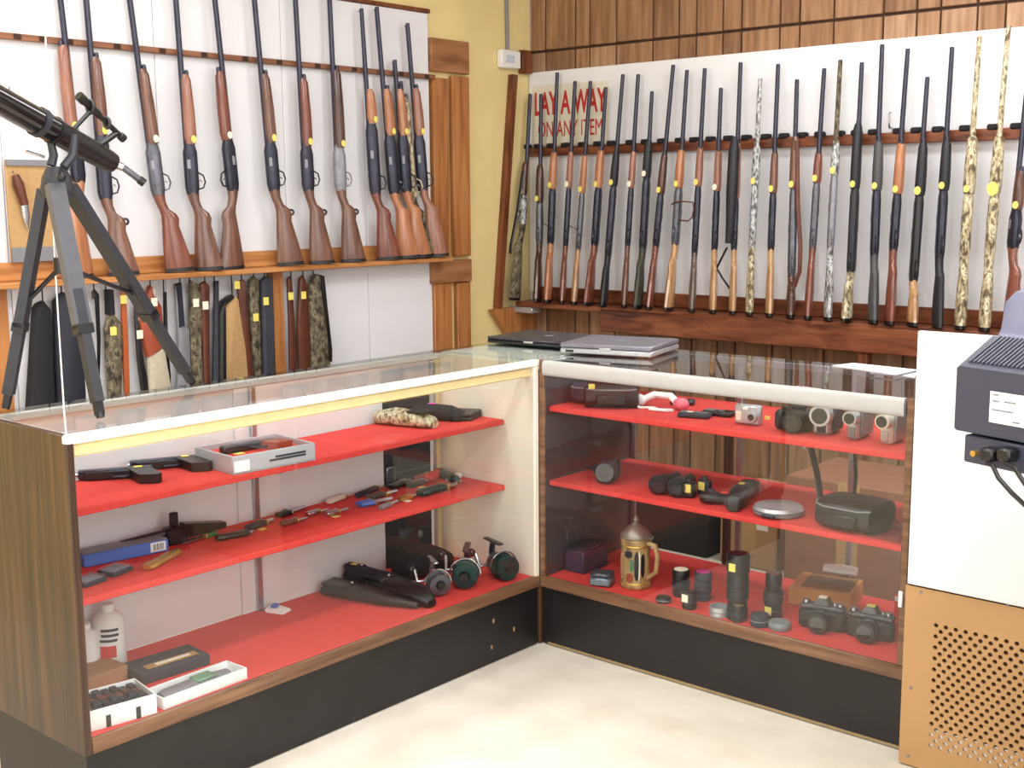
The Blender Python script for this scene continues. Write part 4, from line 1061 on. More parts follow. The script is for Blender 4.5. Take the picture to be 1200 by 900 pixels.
knife('dark slim knife at the far right end of the lower shelf', 530, 554, 558, 548, CHARCOAL, .6, .016)

# case floor
def bottle(label, u, v, h, r, capm, lab=True):
    q = onz(u, v, Z0)
    t = thing('plastic_bottle', label, 'bottle', (q.x, q.y, Z0), math.radians(20), 'white bottles in the left case')
    MB().lathe([(r*.9, 0), (r, .006), (r, h*.72), (r*.8, h*.82), (r*.35, h*.88), (r*.33, h*.9)], 20).build('body', PAPER, t)
    MB().lathe([(r*.42, h*.9), (r*.42, h*.985), (r*.3, h)], 16).build('cap', capm, t)
    if lab:
        for z0, z1, a0, a1, m_ in ((.22, .40, -1.5, -.5, RED), (.46, .50, -1.5, -.4, CHARCOAL), (.54, .58, -1.4, -.3, NAVY), (.62, .66, -1.4, -.3, NAVY)):
            rings = []
            for k_ in range(7):
                aa = a0 + (a1 - a0) * k_ / 6
                rings.append([((r + d_)*math.cos(aa), (r + d_)*math.sin(aa), z) for d_, z in ((.0003, z0*h), (.0012, z0*h), (.0012, z1*h), (.0003, z1*h))])
            MB().loft(rings).build('label_print', m_, t)
    return t
bottle('white plastic bottle with a red block on its label', 130, 781, .18, .042, WHITE_MET)
bottle('white bottle half hidden behind the walnut end panel', 104, 789, .14, .03, WHITE_MET, False)
def carton(name, label, cat, u0, v0, u1, v1, z, d, h, m, open_=False, group=None, inner=None):
    c, a, l = seg(u0, v0, u1, v1, z)
    t = thing(name, label, cat, (c.x, c.y, z), a, group)
    if not open_:
        MB().cbox((-l/2, 0, 0), (l/2, d, h), .002).build('body', m, t)
    else:
        MB().box((-l/2, 0, 0), (l/2, d, .003)).build('bottom', m, t)
        for q0, q1 in (((-l/2, 0, .0032), (l/2, .004, h)), ((-l/2, d - .004, .0032), (l/2, d, h)), ((-l/2, .0042, .0032), (-l/2 + .004, d - .0042, h)), ((l/2 - .004, .0042, .0032), (l/2, d - .0042, h))):
            MB().cbox(q0, q1, .001).build('side', m, t)
    return t, l
t, l = carton('magazine_tray', 'white tray with black marks, filled with dark pistol clips', 'tray', 110, 861, 190, 838, Z0, .13, .05, PAPER, True)
for x in (-l*.22, l*.22): MB().cbox((x - .006, -.0012, .0), (x + .006, -.0002, .03), .0003).build('black_mark', BLACK, t)
for i in range(7):
    for j in range(4):
        MB().cbox((-l/2 + .008 + i*(l-.016)/7, .008 + j*.029, .0035), (-l/2 + .005 + (i+1)*(l-.016)/7, .034 + j*.029, .040 + random.random()*.012), .002).build('clip', (BLUED, CHARCOAL, LEATHER)[(i*3 + j) % 3], t)
c, a, l = seg(103, 815, 152, 797, Z0)
t = thing('cardboard_box', 'plain brown cardboard box under the white bottles side', 'box', (c.x - .06, c.y, Z0), a)
MB().cbox((-l/2 - .02, -.05, 0), (l/2, .05, .04), .002).build('carton', CARD, t); MB().cbox((-l/2 - .018, -.003, .0402), (l/2 - .001, .003, .041), .0003).build('tape', CANVAS, t)
c, a, l = seg(160, 800, 240, 775, Z0)
t = thing('clip_box', 'flat dark box with gold and cream picture on its lid', 'box', (c.x - .02, c.y, Z0), a)
MB().cbox((-l/2, -.05, 0), (l/2, .06, .03), .002).build('carton', CHARCOAL, t)
MB().cbox((-l/2 + .03, -.03, .0302), (l/2 - .02, .0, .0312), .0004).build('picture', BRASS, t); MB().cbox((-l/2 + .06, -.022, .0314), (l/2 - .04, -.008, .032), .0003).build('picture', CREAM, t)
t, l = carton('foam_tray', 'long white tray holding a grey-green blister pack', 'tray', 192, 832, 290, 795, Z0, .085, .03, PAPER, True)
m = MB(); m.ell([(0, 0, .008, .018), (.02, 0, .012, .026), (l*.55, 0, .013, .03), (l*.8, 0, .009, .018)], 10)
m.v = [(p[2] - l*.42, .042 + p[1], .017 + p[0]) for p in m.v]; m.build('blister_pack', GREY, t)
MB().cbox((-.01, .02, .026), (.05, .062, .033), .003).build('green_item', mat('dull_green', (110, 150, 120), .5), t)
q = onz(322, 715, Z0); t = thing('crumpled_tag', 'small white and blue crumpled packet by the shelf standard', 'packet', (q.x, q.y, Z0), .4)
MB().loft([[(-.03, -.02, 0), (.03, -.025, 0), (.035, .02, 0), (-.03, .025, 0)], [(-.035, -.02, .008), (.025, -.02, .02), (.03, .02, .006), (-.03, .02, .018)]]).build('packet', PAPER, t)
MB().cbox((-.02, -.01, .012), (0, .01, .022), .002).build('print', BLUE, t)

def holster(label, u0, v0, u1, v1, w, m, tagm=TAG_YEL, loop=True, h=.045):
    t = pouch('holster', label, 'holster', u0, v0, u1, v1, Z0, w, h, m, None, .5, 'holsters on the case floor')
    c, a, l = seg(u0, v0, u1, v1, Z0)
    MB().cbox((-l*.46, -w*.42, h*.75), (-l*.15, w*.3, h*1.02), .004).build('flap', m, t)
    MB().ball((-l*.2, 0, h*1.03), .006, n=8, m=6).build('snap', STEEL, t)
    MB().cbox((-l*.25, w*.3, .004), (l*.0, w*.52, h*.6), .005).build('belt_loop', m, t)
    if tagm: yellow(t, -l*.32, -.005, h*1.025, tagm, .011)
    return t
holster('grey-black leather holster lying furthest left of the holsters', 362, 688, 470, 706, .10, BLACK_LEATHER, None)
holster('dark blue-black holster behind, with a yellow tag near its mouth', 376, 676, 440, 690, .05, NAVY, TAG_YEL, h=.075)
holster('black leather holster with yellow tag in the middle of the pile', 436, 690, 506, 712, .11, BLACK_LEATHER, TAG_YEL, h=.06)
pouch('leather_bag', 'black bag leaning behind the fishing reels', 'bag', 466, 682, 526, 664, Z0, .10, .10, BLACK_MATTE, group=None)
def reel(label, u, v, rz, s, bodym, spoolm):
    q = onz(u, v, Z0)
    t = thing('fishing_reel', label, 'fishing reel', (q.x, q.y, Z0 + .0005), rz, 'fishing reels on the case floor')
    r = .033*s
    m = MB(); m.cyl((-.03*s, 0, r), (.005*s, 0, r), r*.75, r, 18); m.build('rotor', bodym, t)
    m = MB(); m.tube([(.006*s, 0, r), (.010*s, 0, r), (.012*s, 0, r), (.030*s, 0, r), (.032*s, 0, r), (.036*s, 0, r)], [r*.95, r*.95, r*.7, r*.7, r*.95, r*.9], 18); m.build('spool', spoolm, t)
    MB().cyl((.0365*s, 0, r), (.046*s, 0, r), r*.4, r*.3, 12).build('drag_knob', BLACK, t)
    MB().torus((.012*s, 0, r), r*1.12, .0025*s, 'x', 18, 6, 0, math.pi).build('bail', STEEL, t)
    m = MB(); m.tube([(-.03*s, 0, r*1.1), (-.045*s, 0, r*1.7), (-.04*s, 0, r*2.5)], [.012*s, .008*s, .007*s], 8); m.cbox((-.075*s, -.008*s, r*2.45), (0, .008*s, r*2.62), .003); m.build('foot_stem', bodym, t)
    m = MB(); m.tube([(-.02*s, -r*.8, r), (-.02*s, -r*1.5, r), (-.035*s, -r*1.6, r*1.9)], .005*s, 8); m.build('crank_arm', STEEL, t)
    MB().ball((-.037*s, -r*1.9, r*1.95), .011*s, n=10, m=6).build('crank_knob', BLACK, t)
reel('silver fishing reel nearest the holsters', 512, 695, -.5, 1.15, STEEL, GUNGRAY)
reel('dark teal fishing reel in the middle of the three', 546, 686, -.9, 1.35, BLUED, GREENISH)
reel('dark fishing reel standing apart at the right end', 590, 678, -.3, 1.35, BLUED, GREENISH)
t = thing('dark_gap_case', 'black case added in the aisle to darken the open door gap', 'case', (-1.25, .02, 0))  # added block: gives the gap beside the sliding door its darkness
MB().cbox((-.12, -.42, .03), (.3, .70, .66), .02).build('body', BLACK_MATTE, t)
MB().cbox((-.121, -.421, .40), (.301, .701, .415), .003).build('seam', CHARCOAL, t)
for y_ in (-.2, .2): MB().cbox((.301, y_ - .025, .38), (.312, y_ + .025, .44), .004).build('latch', GUNGRAY, t)
for sx in (-.08, .26):
    for sy in (-.36, .64): MB().cyl((sx, sy, 0), (sx, sy, .032), .02, n=10).build('foot', BLACK, t)

# ------------------------------------------------------------------ goods in the right case
ZB1, ZB2, ZB0 = .8125, .5655, .2425
def softbag(label, u0, v0, u1, v1, z, d, h, m, tags=(), name='camera_bag', strap=None, cat='bag', push=0):
    c, a, l = seg(u0, v0, u1, v1, z)
    t = thing(name, label, cat, (c.x, c.y, z), a)
    secs = []
    for s, k_ in ((-.5, .7), (-.46, .92), (-.2, 1), (.2, 1), (.46, .92), (.5, .7)):
        r = []
        for i in range(16):
            q = 2*math.pi*(i + .5)/16
            r.append((s*l, d/2 + d/2*k_*math.copysign(abs(math.cos(q))**.6, math.cos(q)), h/2 + (h/2*k_ if math.sin(q) > 0 else h/2)*math.copysign(abs(math.sin(q))**.6, math.sin(q))))
        secs.append(r)
    MB().loft(secs).build('body', m, t)
    MB().tube([(-l*.47, d*.1, h*.8), (-l*.3, -.002, h*.78), (l*.3, -.002, h*.78), (l*.47, d*.1, h*.8)], .0025, 6).build('zip', GREY, t)
    MB().cbox((-l*.28, -.006, h*.15), (l*.28, .01, h*.6), .006).build('front_pocket', m, t)
    for x, z_ in tags:
        MB().cbox((x*l - .01, -.008, z_*h - .008), (x*l + .01, -.0065, z_*h + .008), .0004).build('price_tag', TAG_YEL, t)
    if strap: MB().tube([(x*l, y*d, z_*h) for x, y, z_ in strap], .010, 8, .3).build('strap', m, t)
    return t
softbag('dark purple-black camera bag at the left end of the top shelf', 652, 471, 688, 474, ZB1, .12, .07, mat('plum_black_nylon', (44, 36, 52), .7, var=.25, scale=40), [(.2, .95)])
softbag('large glossy black camera bag with silver scribble on its pocket', 684, 479, 748, 480, ZB1, .12, .078, BLACK_LEATHER, [(-.35, .95)], strap=[(-.4, .3, .9), (-.2, .5, 1.15), (.2, .5, 1.15), (.4, .3, .9)])
q = onz(765, 480, ZB1)
t = thing('headset', 'tangled white and pink headset on the top shelf', 'headset', (q.x, q.y, ZB1), .1); t.scale = (1.45, 1.3, 1.25)
MB().tube([(-.05, .03, .012), (-.02, .05, .03), (.02, .05, .03), (.05, .03, .014)], .009, 8).build('headband', PAPER, t)
MB().ball((-.05, .03, .016), .018, .012, .016).build('earpiece', PAPER, t); MB().ball((.055, .03, .016), .02, .013, .016).build('earpiece', mat('pink_plastic', (228, 110, 130), .5), t, 'pink earpiece')
MB().tube([(-.05, .02, .006), (-.03, -.01, .004), (.0, .005, .004), (.02, -.012, .004), (.05, .0, .004), (.04, -.015, .004), (.0, -.02, .004)], .0035, 6).build('cable', PAPER, t)
def phone(label, u, v, z, rz, m, tagm=None, cat='phone', L=.1):
    q = onz(u, v, z); t = thing('mobile_phone', label, cat, (q.x, q.y, z), rz, 'phones on the top shelf')
    MB().cbox((-L/2, -.023, 0), (L/2, .023, .016), .005).build('body', m, t)
    MB().cbox((.0, -.018, .0162), (L*.42, .018, .017), .0005).build('screen', LENS, t)
    for i in range(3):
        for j in range(3): MB().cbox((-L*.42 + i*.012, -.016 + j*.012, .0162), (-L*.42 + i*.012 + .008, -.016 + j*.012 + .008, .018), .001).build('key', GREY, t)
    if tagm: yellow(t, -.01, -.012, .018, tagm, .009)
phone('dark phone with silver edge right of the white headset', 814, 489, ZB1, .3, CHARCOAL, TAG_WHITE)
phone('thin dark phone left of the silver compact camera', 842, 487, ZB1, .15, BLACK)
phone('small black phone behind the white headset', 800, 474, ZB1, .5, BLACK, L=.08)
q = onz(875, 498, ZB1)
t = thing('compact_camera', 'silver compact camera with a small dark lens', 'camera', (q.x, q.y, ZB1), .1, 'cameras on the top shelf')
MB().cbox((-.042, 0, 0), (.042, .026, .060), .006).build('body', SILVER, t)
m = MB(); m.cyl((.018, .0, .026), (.018, -.012, .026), .017, .015, 16); m.build('lens_barrel', SILVER, t); MB().cyl((.018, -.0122, .026), (.018, -.0135, .026), .010, n=14).build('lens', LENS, t)
MB().cbox((-.014, -.0015, .045), (.004, .0, .054), .001).build('flash', PAPER, t); MB().cyl((-.022, .013, .06), (-.022, .013, .064), .008, n=10).build('shutter_button', STEEL, t)
MB().cbox((-.036, -.001, .012), (-.018, .0, .04), .0004).build('price_tag', TAG_WHITE, t)
q = onz(899, 492, ZB1); tag(MB().cbox((q.x - .009, q.y, ZB1), (q.x + .009, q.y + .002, ZB1 + .012), .0005).build('price_tag_card', TAG_YEL), 'loose yellow price tag beside the silver compact camera', 'price tag')
q = onz(929, 506, ZB1)
t = thing('bridge_camera', 'round black camera with a big lens on the top shelf', 'camera', (q.x, q.y, ZB1), .1, 'cameras on the top shelf')
MB().cbox((-.052, .01, 0), (.052, .05, .066), .012).build('body', BLACK, t); MB().cyl((.008, .012, .034), (.008, -.035, .034), .034, .031, 20).build('lens_barrel', BLACK, t)
MB().cyl((.008, -.0352, .034), (.008, -.037, .034), .024, n=18).build('lens', LENS, t); MB().cbox((-.018, .012, .0662), (.03, .044, .08), .006).build('viewfinder_hump', CHARCOAL, t)
MB().cbox((-.056, -.008, .004), (-.032, .03, .060), .008).build('grip', BLACK, t)
def camcorder(label, u, v, z, rz, w, h, d, m, lensm=BLACK, grp='cameras on the top shelf'):
    q = onz(u, v, z); t = thing('camcorder', label, 'camcorder', (q.x, q.y, z), rz, grp)
    MB().cbox((-w*.5, 0, 0), (w*.22, d, h), .008).build('body', m, t)
    MB().cyl((-w*.08, .0, h*.72), (-w*.08, -.03, h*.72), w*.42, w*.40, 18).build('lens_barrel', m, t)
    MB().cyl((-w*.08, -.0302, h*.72), (-w*.08, -.033, h*.72), w*.30, n=16).build('lens', LENS, t)
    MB().cbox((w*.225, .01, h*.1), (w*.36, d*.9, h*.92), .005).build('flip_screen', lensm, t)
    MB().tube([(-w*.5, d*.1, h*.6), (-w*.68, d*.3, h*.6), (-w*.68, d*.7, h*.6), (-w*.5, d*.9, h*.6)], .012, 8, .4).build('hand_strap', BLACK, t)
    MB().cbox((-w*.3, -.003, h*.08), (w*.05, .0, h*.4), .002).build('front_panel', lensm, t)
    return t
camcorder('wide silver camcorder, left one of three on the top shelf', 966, 510, ZB1, .15, .075, .082, .10, SILVER, CHARCOAL)
camcorder('narrow silver camcorder with dark round lens, middle one of three', 1001, 516, ZB1, .05, .05, .09, .10, SILVER, GREY)
camcorder('slim upright camcorder with a pale grip, right one of three', 1040, 521, ZB1, -.05, .052, .092, .09, CREAM, SILVER)
# middle shelf
camcorder('older grey camcorder at the left of the middle shelf', 712, 567, ZB2, .5, .075, .06, .13, GUNGRAY, CHARCOAL, None)
q = onz(780, 582, ZB2)
t = thing('binoculars', 'pair of black binoculars with white glints on the middle shelf', 'binoculars', (q.x, q.y, ZB2), .1)
for sx in (-1, 1):
    b_ = MB(); b_.tube([(sx*.032, 0, .032), (sx*.032, .05, .032), (sx*.026, .075, .034), (sx*.024, .12, .036)], [.030, .027, .02, .018], 16); o_ = b_.build('barrel', BLACK, t)
    MB().cyl((sx*.032, -.0002, .032), (sx*.032, -.002, .032), .024, n=16).build('lens', LENS, o_)
MB().cbox((-.02, .03, .028), (.02, .10, .042), .004).build('bridge', CHARCOAL, t); MB().cyl((0, .045, .05), (0, .075, .05), .011, n=12).build('focus_wheel', BLACK, t)
for lab_, u, v, z, rz in (('small black gadget with a yellow tag, left of a tall tag', 805, 584, ZB2, .2), ('small dark blue gadget with an upright yellow tag', 822, 581, ZB2, -.1)):
    q = onz(u, v, z); t = thing('pocket_gadget', lab_, 'gadget', (q.x, q.y, z), rz, 'gadgets on the middle shelf')
    MB().cbox((-.022, 0, 0), (.022, .03, .05), .006).build('body', BLACK if 'black' in lab_ else NAVY, t); MB().cbox((-.012, -.002, .018), (.012, -.0003, .044), .0005).build('price_tag', TAG_YEL, t); MB().cyl((0, .015, .05), (0, .015, .06), .008, n=8).build('knob', CHARCOAL, t)
q = onz(848, 592, ZB2)
t = thing('game_controller', 'black and red game controller lying on the middle shelf', 'controller', (q.x, q.y, ZB2), .2)
m = MB(); m.ell([(-.07, 0, .022, .016), (-.05, .0, .03, .018), (0, .012, .024, .016), (.05, 0, .03, .018), (.07, 0, .022, .016)], 12); m.v = [(p[2], p[0] - .0, p[1] + .019) for p in m.v]; m.build('body', BLACK, t)
for x in (-.04, .04): MB().cyl((x, .005, .034), (x, .005, .044), .011, n=12).build('thumb_stick', CHARCOAL, t)
MB().cbox((-.012, .0, .034), (.012, .02, .04), .003).build('centre_pad', RED, t, 'red centre pad')
pouch('torch', 'thick black torch with a yellow tag right of the game controller', 'torch', 858, 600, 884, 574, ZB2, .06, .06, BLACK, TAG_YEL)
q = onz(912, 602, ZB2)
t = thing('disc_player', 'silver clamshell disc player on the middle shelf', 'player', (q.x, q.y, ZB2), .1)
m = MB(); m.lathe([(.06, 0), (.072, .004), (.074, .012), (.07, .014)], 24); m.build('base', GREY, t); m = MB(); m.lathe([(.07, .0145), (.074, .017), (.068, .026), (.02, .031), (.001, .0315)], 24); m.build('lid', SILVER, t)
MB().cbox((-.02, -.078, .004), (.02, -.068, .012), .002).build('button_row', CHARCOAL, t)
b_ = softbag('large black shoulder bag with straps hanging at the right of the middle shelf', 950, 617, 1018, 631, ZB2, .17, .085, BLACK_LEATHER)
for u0, v0, u1, v1 in ((949, 520, 962, 588), (1002, 528, 1000, 590)):
    y_ = .2
    p_ = [ony(u0, v0, y_), ony((u0+u1)/2 + 2, (v0+v1)/2, y_ - .02), ony(u1, v1, y_ - .04)]
    inv = (Matrix.Translation(b_.location) @ Matrix.Rotation(b_.rotation_euler.z, 4, 'Z')).inverted()
    MB().tube([inv @ p for p in p_] , .011, 8, .3).build('strap', BLACK_LEATHER, b_)
    MB().torus(tuple(inv @ p_[-1]), .013, .003, 'y', 12, 6).build('buckle', STEEL, b_)
q = onz(1046, 634, ZB2)
m = MB(); m.loft([[(-.06, -.05, 0), (.035, -.06, 0), (.04, .06, 0), (-.05, .07, 0)], [(-.07, -.055, .006), (.03, -.05, .022), (.035, .05, .010), (-.04, .06, .03)], [(-.03, -.02, .02), (.015, -.03, .04), (.02, .02, .025), (-.02, .03, .045)]])
o = m.build('plastic_bag', CLEAR_BAG); o.location = (q.x - .01, q.y + .045, ZB2); tag(o, 'clear plastic bag at the right end of the middle shelf', 'bag')
# case floor
q = onz(698, 690, ZB0)
t = thing('metal_tin', 'small silver-blue tin at the left front of the right case floor', 'tin', (q.x, q.y, ZB0), .35)
MB().cbox((-.036, 0, 0), (.036, .06, .03), .006).build('body', mat('blue_grey_tin', (120, 130, 142), .3, .6), t); MB().cbox((-.036, 0, .0305), (.036, .06, .044), .006).build('lid', GUNGRAY, t)
q = onz(742, 690, ZB0)
t = thing('beer_stein', 'tan ceramic beer stein with a pewter lid and painted relief', 'stein', (q.x - .012, q.y + .03, ZB0), 0)
STEIN = ramp_mat('stein_ceramic', [(128, 100, 60), (166, 134, 86), (194, 166, 116)], (3, 3, 1), 16, .35)
MB().lathe([(.046, 0), (.05, .006), (.05, .014), (.046, .02), (.047, .13), (.049, .15), (.050, .158), (.045, .164)], 24).build('body', STEIN, t)
MB().lathe([(.0505, .1645), (.051, .168), (.044, .180), (.026, .198), (.012, .208), (.008, .214), (.011, .220), (.007, .230), (.001, .236)], 24).build('lid', mat('pewter', (138, 134, 122), .4, .6), t)
MB().tube([(.044, .0, .15), (.075, .0, .148), (.084, .0, .11), (.078, .0, .06), (.046, .0, .035)], [.008, .008, .0075, .007, .007], 8).build('handle', STEIN, t)
MB().tube([(.05, 0, .166), (.062, 0, .168), (.066, 0, .178)], .005, 6).build('thumb_lever', GUNGRAY, t)
for a0, a1, z0, z1, m_ in ((-1.75, -1.2, .105, .128, NAVY), (-1.05, -.75, .03, .128, BLACK), (-1.35, -1.1, .06, .10, mat('relief_green', (70, 120, 90), .4)), (-1.6, -1.15, .025, .055, LEATHER_RED), (-2.3, -1.8, .03, .12, CARD), (-.6, -.35, .04, .12, BLACK), (-.78, -.66, .03, .13, CREAM)):
    rings = []
    for k_ in range(6):
        aa = a0 + (a1 - a0)*k_/5; w_ = math.sin(math.pi*(k_ + .6)/6.2)
        zc, hz = (z0 + z1)/2, (z1 - z0)/2*(.45 + .55*w_)
        rings.append([(r_*math.cos(aa), r_*math.sin(aa), z_) for r_, z_ in ((.0472, zc - hz), (.0495, zc - hz), (.0498, zc + hz), (.0478, zc + hz))])
    MB().loft(rings).build('relief', m_, t)
for z_ in (.018, .14): MB().torus((0, 0, z_), .0478, .0025, 'z', 24, 6).build('band', BRASS, t)
def lens(label, u, v, h, r, m=BLACK, tagm=None, rings=True, name='camera_lens', cat='lens', top=None, taper=1.0, tz=.8):
    q = onz(u, v, ZB0); t = thing(name, label, cat, (q.x, q.y + r, ZB0), 0, 'lenses on the case floor')
    MB().lathe([(r*.9, 0), (r*.95, .004), (r*.95, h*.18), (r*.86, h*.2), (r*.86, h*.3), (r, h*.32), (r, h*.62), (r*.92*taper, h*.64), (r*.92*taper, h*.72), (r*taper, h*.74), (r*taper, h*.97), (r*.94*taper, h)], 22).build('barrel', m, t)
    MB().lathe([(r*.8*taper, h), (r*.8*taper, h + .001), (r*.4*taper, h + .003)], 20).build('front_glass', top or LENS, t)
    if rings:
        for z_ in (.40, .47, .54): MB().torus((0, 0, h*z_), r*1.0, .0016, 'z', 22, 6).build('grip_ring', CHARCOAL, t)
    if tagm: MB().cbox((-.011, -r*1.02 - .0025, h*tz - .012), (.011, -r*1.02, h*tz + .012), .0005).build('price_tag', tagm, t)
    return t
lens('squat black lens with a painted white glint right of the stein', 792, 700, .085, .028, tagm=None, top=TAG_WHITE)  # glint put into the colour of the front glass
lens('grey-black lens with a magenta glint painted on top', 818, 705, .09, .027, CHARCOAL, top=PINK)  # coloured top imitates a reflection in the glass
lens('small black lens standing in front of the squat black lens', 800, 716, .052, .024, tagm=TAG_WHITE, tz=.7)
lens('tallest black lens with a large yellow tag near its top', 857, 728, .20, .033, tagm=TAG_YEL, tz=.82, taper=1.05)
lens('short black lens with a gold spot in front of the tallest lens', 860, 730, .05, .02, tagm=None, top=BRASS)
lens('tall black zoom lens with silver glass and low yellow tag', 900, 726, .135, .029, tagm=TAG_YEL, tz=.2, top=STEEL, taper=.85)
def ringthing(label, u, v, r, h, m, solid=False, name='lens_cap', inner=None):
    q = onz(u, v, ZB0); o = tag(thing(name, label, 'lens cap', (q.x, q.y + r, ZB0), 0, 'lens caps and rings'), label, 'lens cap')
    if solid: MB().lathe([(r*.94, 0), (r, .003), (r, h*.8), (r*.92, h), (.001, h*1.02)], 22).build('cap', m, o)
    else: MB().lathe([(r, 0), (r, h), (r*.84, h), (r*.84, .003), (.001, .003)], 22).build('ring', m, o)
    MB().torus((0, 0, h*.5), r, .0015, 'z', 22, 6).build('knurl', inner or GREY, o)
ringthing('flat black lens cap left of the small black lens', 771, 708, .024, .016, BLACK, True)
ringthing('open silver lens ring in front of the tall lenses', 834, 725, .031, .028, SILVER)
ringthing('dark round cap left of the grey cap', 884, 736, .028, .035, CHARCOAL, True)
ringthing('grey-blue round lens cap in the front row', 907, 740, .032, .022, mat('blue_grey_cap', (128, 136, 142), .4), True)
c, a, l = seg(915, 712, 968, 720, ZB0)
t = thing('cardboard_box', 'open orange-tan carton with clear plastic packing on top', 'box', (c.x + .02, c.y + .05, ZB0), a)
CARD2 = mat('orange_card', (204, 140, 66), .6, var=.08)
MB().cbox((-.09, 0, 0), (.10, .17, .055), .002).build('carton', CARD2, t)
m = MB(); m.loft([[(-.06, .02, .0555), (.09, .02, .0555), (.09, .15, .0555), (-.06, .15, .0555)], [(-.05, .03, .066), (.08, .025, .062), (.09, .14, .07), (-.05, .15, .062)], [(-.03, .06, .07), (.05, .06, .075), (.06, .11, .08), (-.02, .11, .072)]]); m.build('plastic_packing', CLEAR_BAG, t)
m = MB(); m.ell([(-.05, 0, .02, .012), (0, .004, .028, .016), (.05, 0, .02, .012)], 10); m.v = [(p[2] + .04, p[0] + .12, p[1] + .093) for p in m.v]; m.build('white_packing', PAPER, t)
def slr(label, u, v, rz, s=1.0, tagm=None):
    q = onz(u, v, ZB0); t = thing('film_camera', label, 'camera', (q.x, q.y + .03, ZB0), rz, 'film cameras on the case floor')
    MB().cbox((-.068*s, 0, 0), (.068*s, .036*s, .058*s), .008).build('body', BLACK, t); MB().cbox((-.066*s, .002*s, .0585*s), (.066*s, .034*s, .074*s), .005).build('top_plate', GUNGRAY, t)
    m = MB(); m.prism([(-.024*s, .0745*s), (.024*s, .0745*s), (.014*s, .094*s), (-.014*s, .094*s)], .034*s, lambda x, z, h: (x, h, z)); m.build('prism_housing', GUNGRAY, t)
    m = MB(); m.tube([(0, 0, .034*s), (0, -.012*s, .034*s), (0, -.014*s, .034*s), (0, -.045*s, .034*s)], [.03*s, .03*s, .027*s, .029*s], 18); m.build('lens_barrel', BLACK, t)
    MB().cyl((0, -.0452*s, .034*s), (0, -.047*s, .034*s), .021*s, n=16).build('lens', LENS, t)
    for x, r in ((-.048, .011), (.05, .010), (.034, .006)): MB().cyl((x*s, .018*s, .0742*s), (x*s, .018*s, .082*s), r*s, n=12).build('dial', STEEL, t)
    if tagm: MB().cbox((-.012*s, .006*s, .0942*s), (.012*s, .03*s, .096*s), .0005).build('price_tag', tagm, t)
slr('black film camera with a white spot, left one of two at the right', 956, 742, .2, 1.0, TAG_WHITE)
slr('black film camera with a yellow tag, right one of two', 1012, 753, .15, 1.0, TAG_YEL)
t = thing('upright_card', 'red card standing at the right end of the case floor', 'card', (onz(1048, 740, ZB0).x, onz(1048, 740, ZB0).y + .06, ZB0))
MB().cbox((-.03, 0, 0), (.012, .03, .09), .002).build('card', RED_EDGE, t); MB().cbox((-.028, -.001, .07), (.008, -.0002, .085), .0003).build('print', PAPER, t)
q = onz(655, 672, ZB0); t = thing('dark_box', 'dark purple box in the left corner of the right case floor', 'box', (q.x + .022, q.y + .04, ZB0), 0)
MB().cbox((-.03, 0, 0), (.05, .14, .075), .003).build('carton', mat('dark_plum_card', (52, 44, 66), .5), t); MB().cbox((-.029, .001, .0755), (.049, .139, .082), .003).build('lid', NAVY, t)
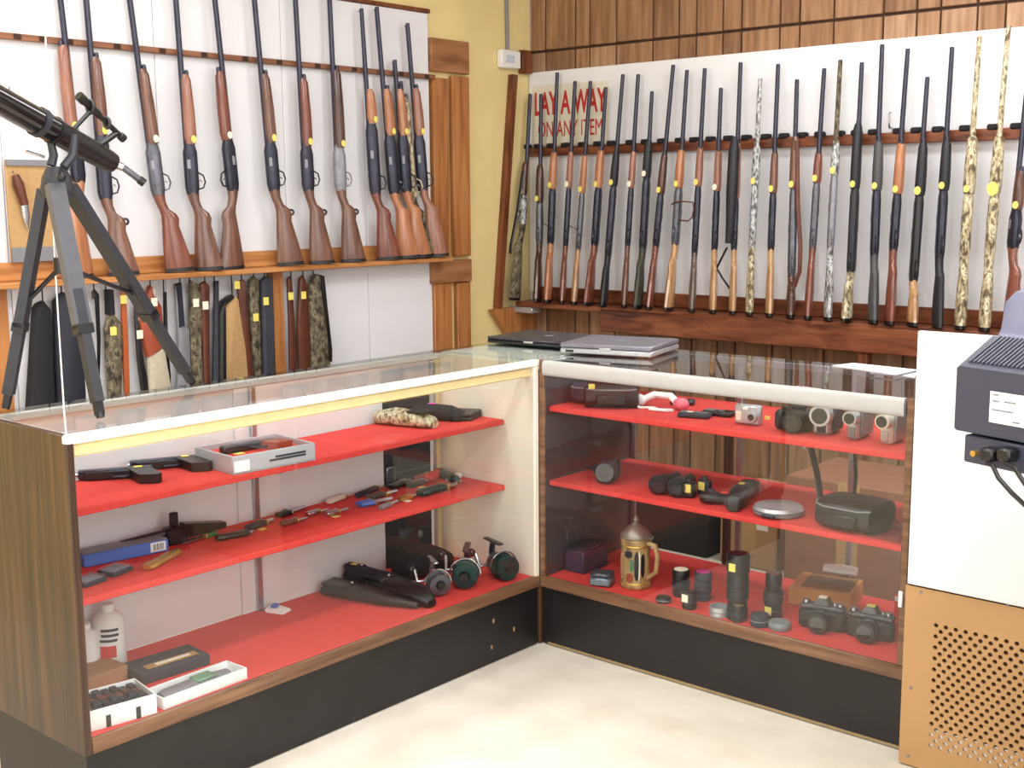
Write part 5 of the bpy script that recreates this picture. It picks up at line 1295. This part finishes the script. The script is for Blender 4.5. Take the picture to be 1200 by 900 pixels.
# things in the aisle behind the right case
def aisle(name, label, cat, x0, y0, x1, y1, h, m, lab=True, rz=0):
    t = thing(name, label, cat, ((x0+x1)/2, (y0+y1)/2, 0), rz)
    w, d = (x1-x0)/2, (y1-y0)/2
    MB().cbox((-w, -d, 0), (w, d, h), .006).build('carton', m, t)
    if lab:
        MB().cbox((-w*.05 - .03, -d - .001, h*.2), (w*.05 + .03, -d - .0001, h), .0004).build('tape', CANVAS, t)
        MB().cbox((w*.3, -d - .0015, h*.55), (w*.7, -d - .0002, h*.8), .0004).build('paper_label', CREAM, t)
    return t
aisle('cardboard_box', 'large brown carton in the aisle behind the right case', 'box', .28, 1.15, .80, 1.58, .42, mat('brick_card', (142, 92, 66), .8, var=.08))
aisle('cardboard_box', 'tall brown carton right of the large carton in the aisle', 'box', .84, 1.2, 1.22, 1.6, .60, mat('olive_card', (120, 98, 66), .8, var=.08), False)
aisle('storage_cabinet', 'low black cabinet in the aisle behind the left end of the right case', 'cabinet', -.80, 1.2, -.1, 1.6, ony(715, 552, 1.36).z - .001, BLACK_MATTE, False)
aisle('cardboard_box', 'small pale carton on the floor between cabinet and large carton', 'box', -.04, 1.2, .22, 1.5, .30, CARD)

# pine brace standing on the low cabinet behind the right case
tb_ = [ony(u, v, 1.36) for u, v in ((700, 500), (706, 503), (736, 552), (697, 552))]
zb_ = min(p.z for p in tb_)
m = MB(); m.prism([(p.x, p.z) for p in tb_], .03, lambda x, z, h: (x, 1.36 + h, z))
tag(m.build('pine_brace', PINE), 'triangular pine brace standing on the black cabinet behind the right case', 'wood brace')


# ------------------------------------------------------------------ keep every item clear of the glass, doors and end panels of its case
bpy.context.view_layer.update()
def bounds(o):
    pts = []
    for c in [o] + list(o.children_recursive):
        if c.type == 'MESH': pts += [c.matrix_world @ Vector(q) for q in c.bound_box]
    return [min(p[i] for p in pts) for i in range(3)], [max(p[i] for p in pts) for i in range(3)]
CASES = (((-.424, -1.628, .24), (-.0115, -.0235, .9)), ((.0195, .0105, .24), (LB - .0215, .476, .9)))
for o in list(COL.objects):
    if o.parent or 'category' not in o or o['category'] in ('display case', 'counter', 'wall box'): continue
    lo, hi = bounds(o)
    c = [(a + b) / 2 for a, b in zip(lo, hi)]
    for i, (A0, A1) in enumerate(CASES):
        if c[2] < .93 and lo[2] > .2 and A0[0] - .15 < c[0] < A1[0] + .06 and A0[1] - .1 < c[1] < A1[1] + .1:
            for ax in (0, 1):
                if hi[ax] - lo[ax] > A1[ax] - A0[ax]: continue
                o.location[ax] += max(0, A0[ax] - lo[ax]) - max(0, hi[ax] - A1[ax])
            break
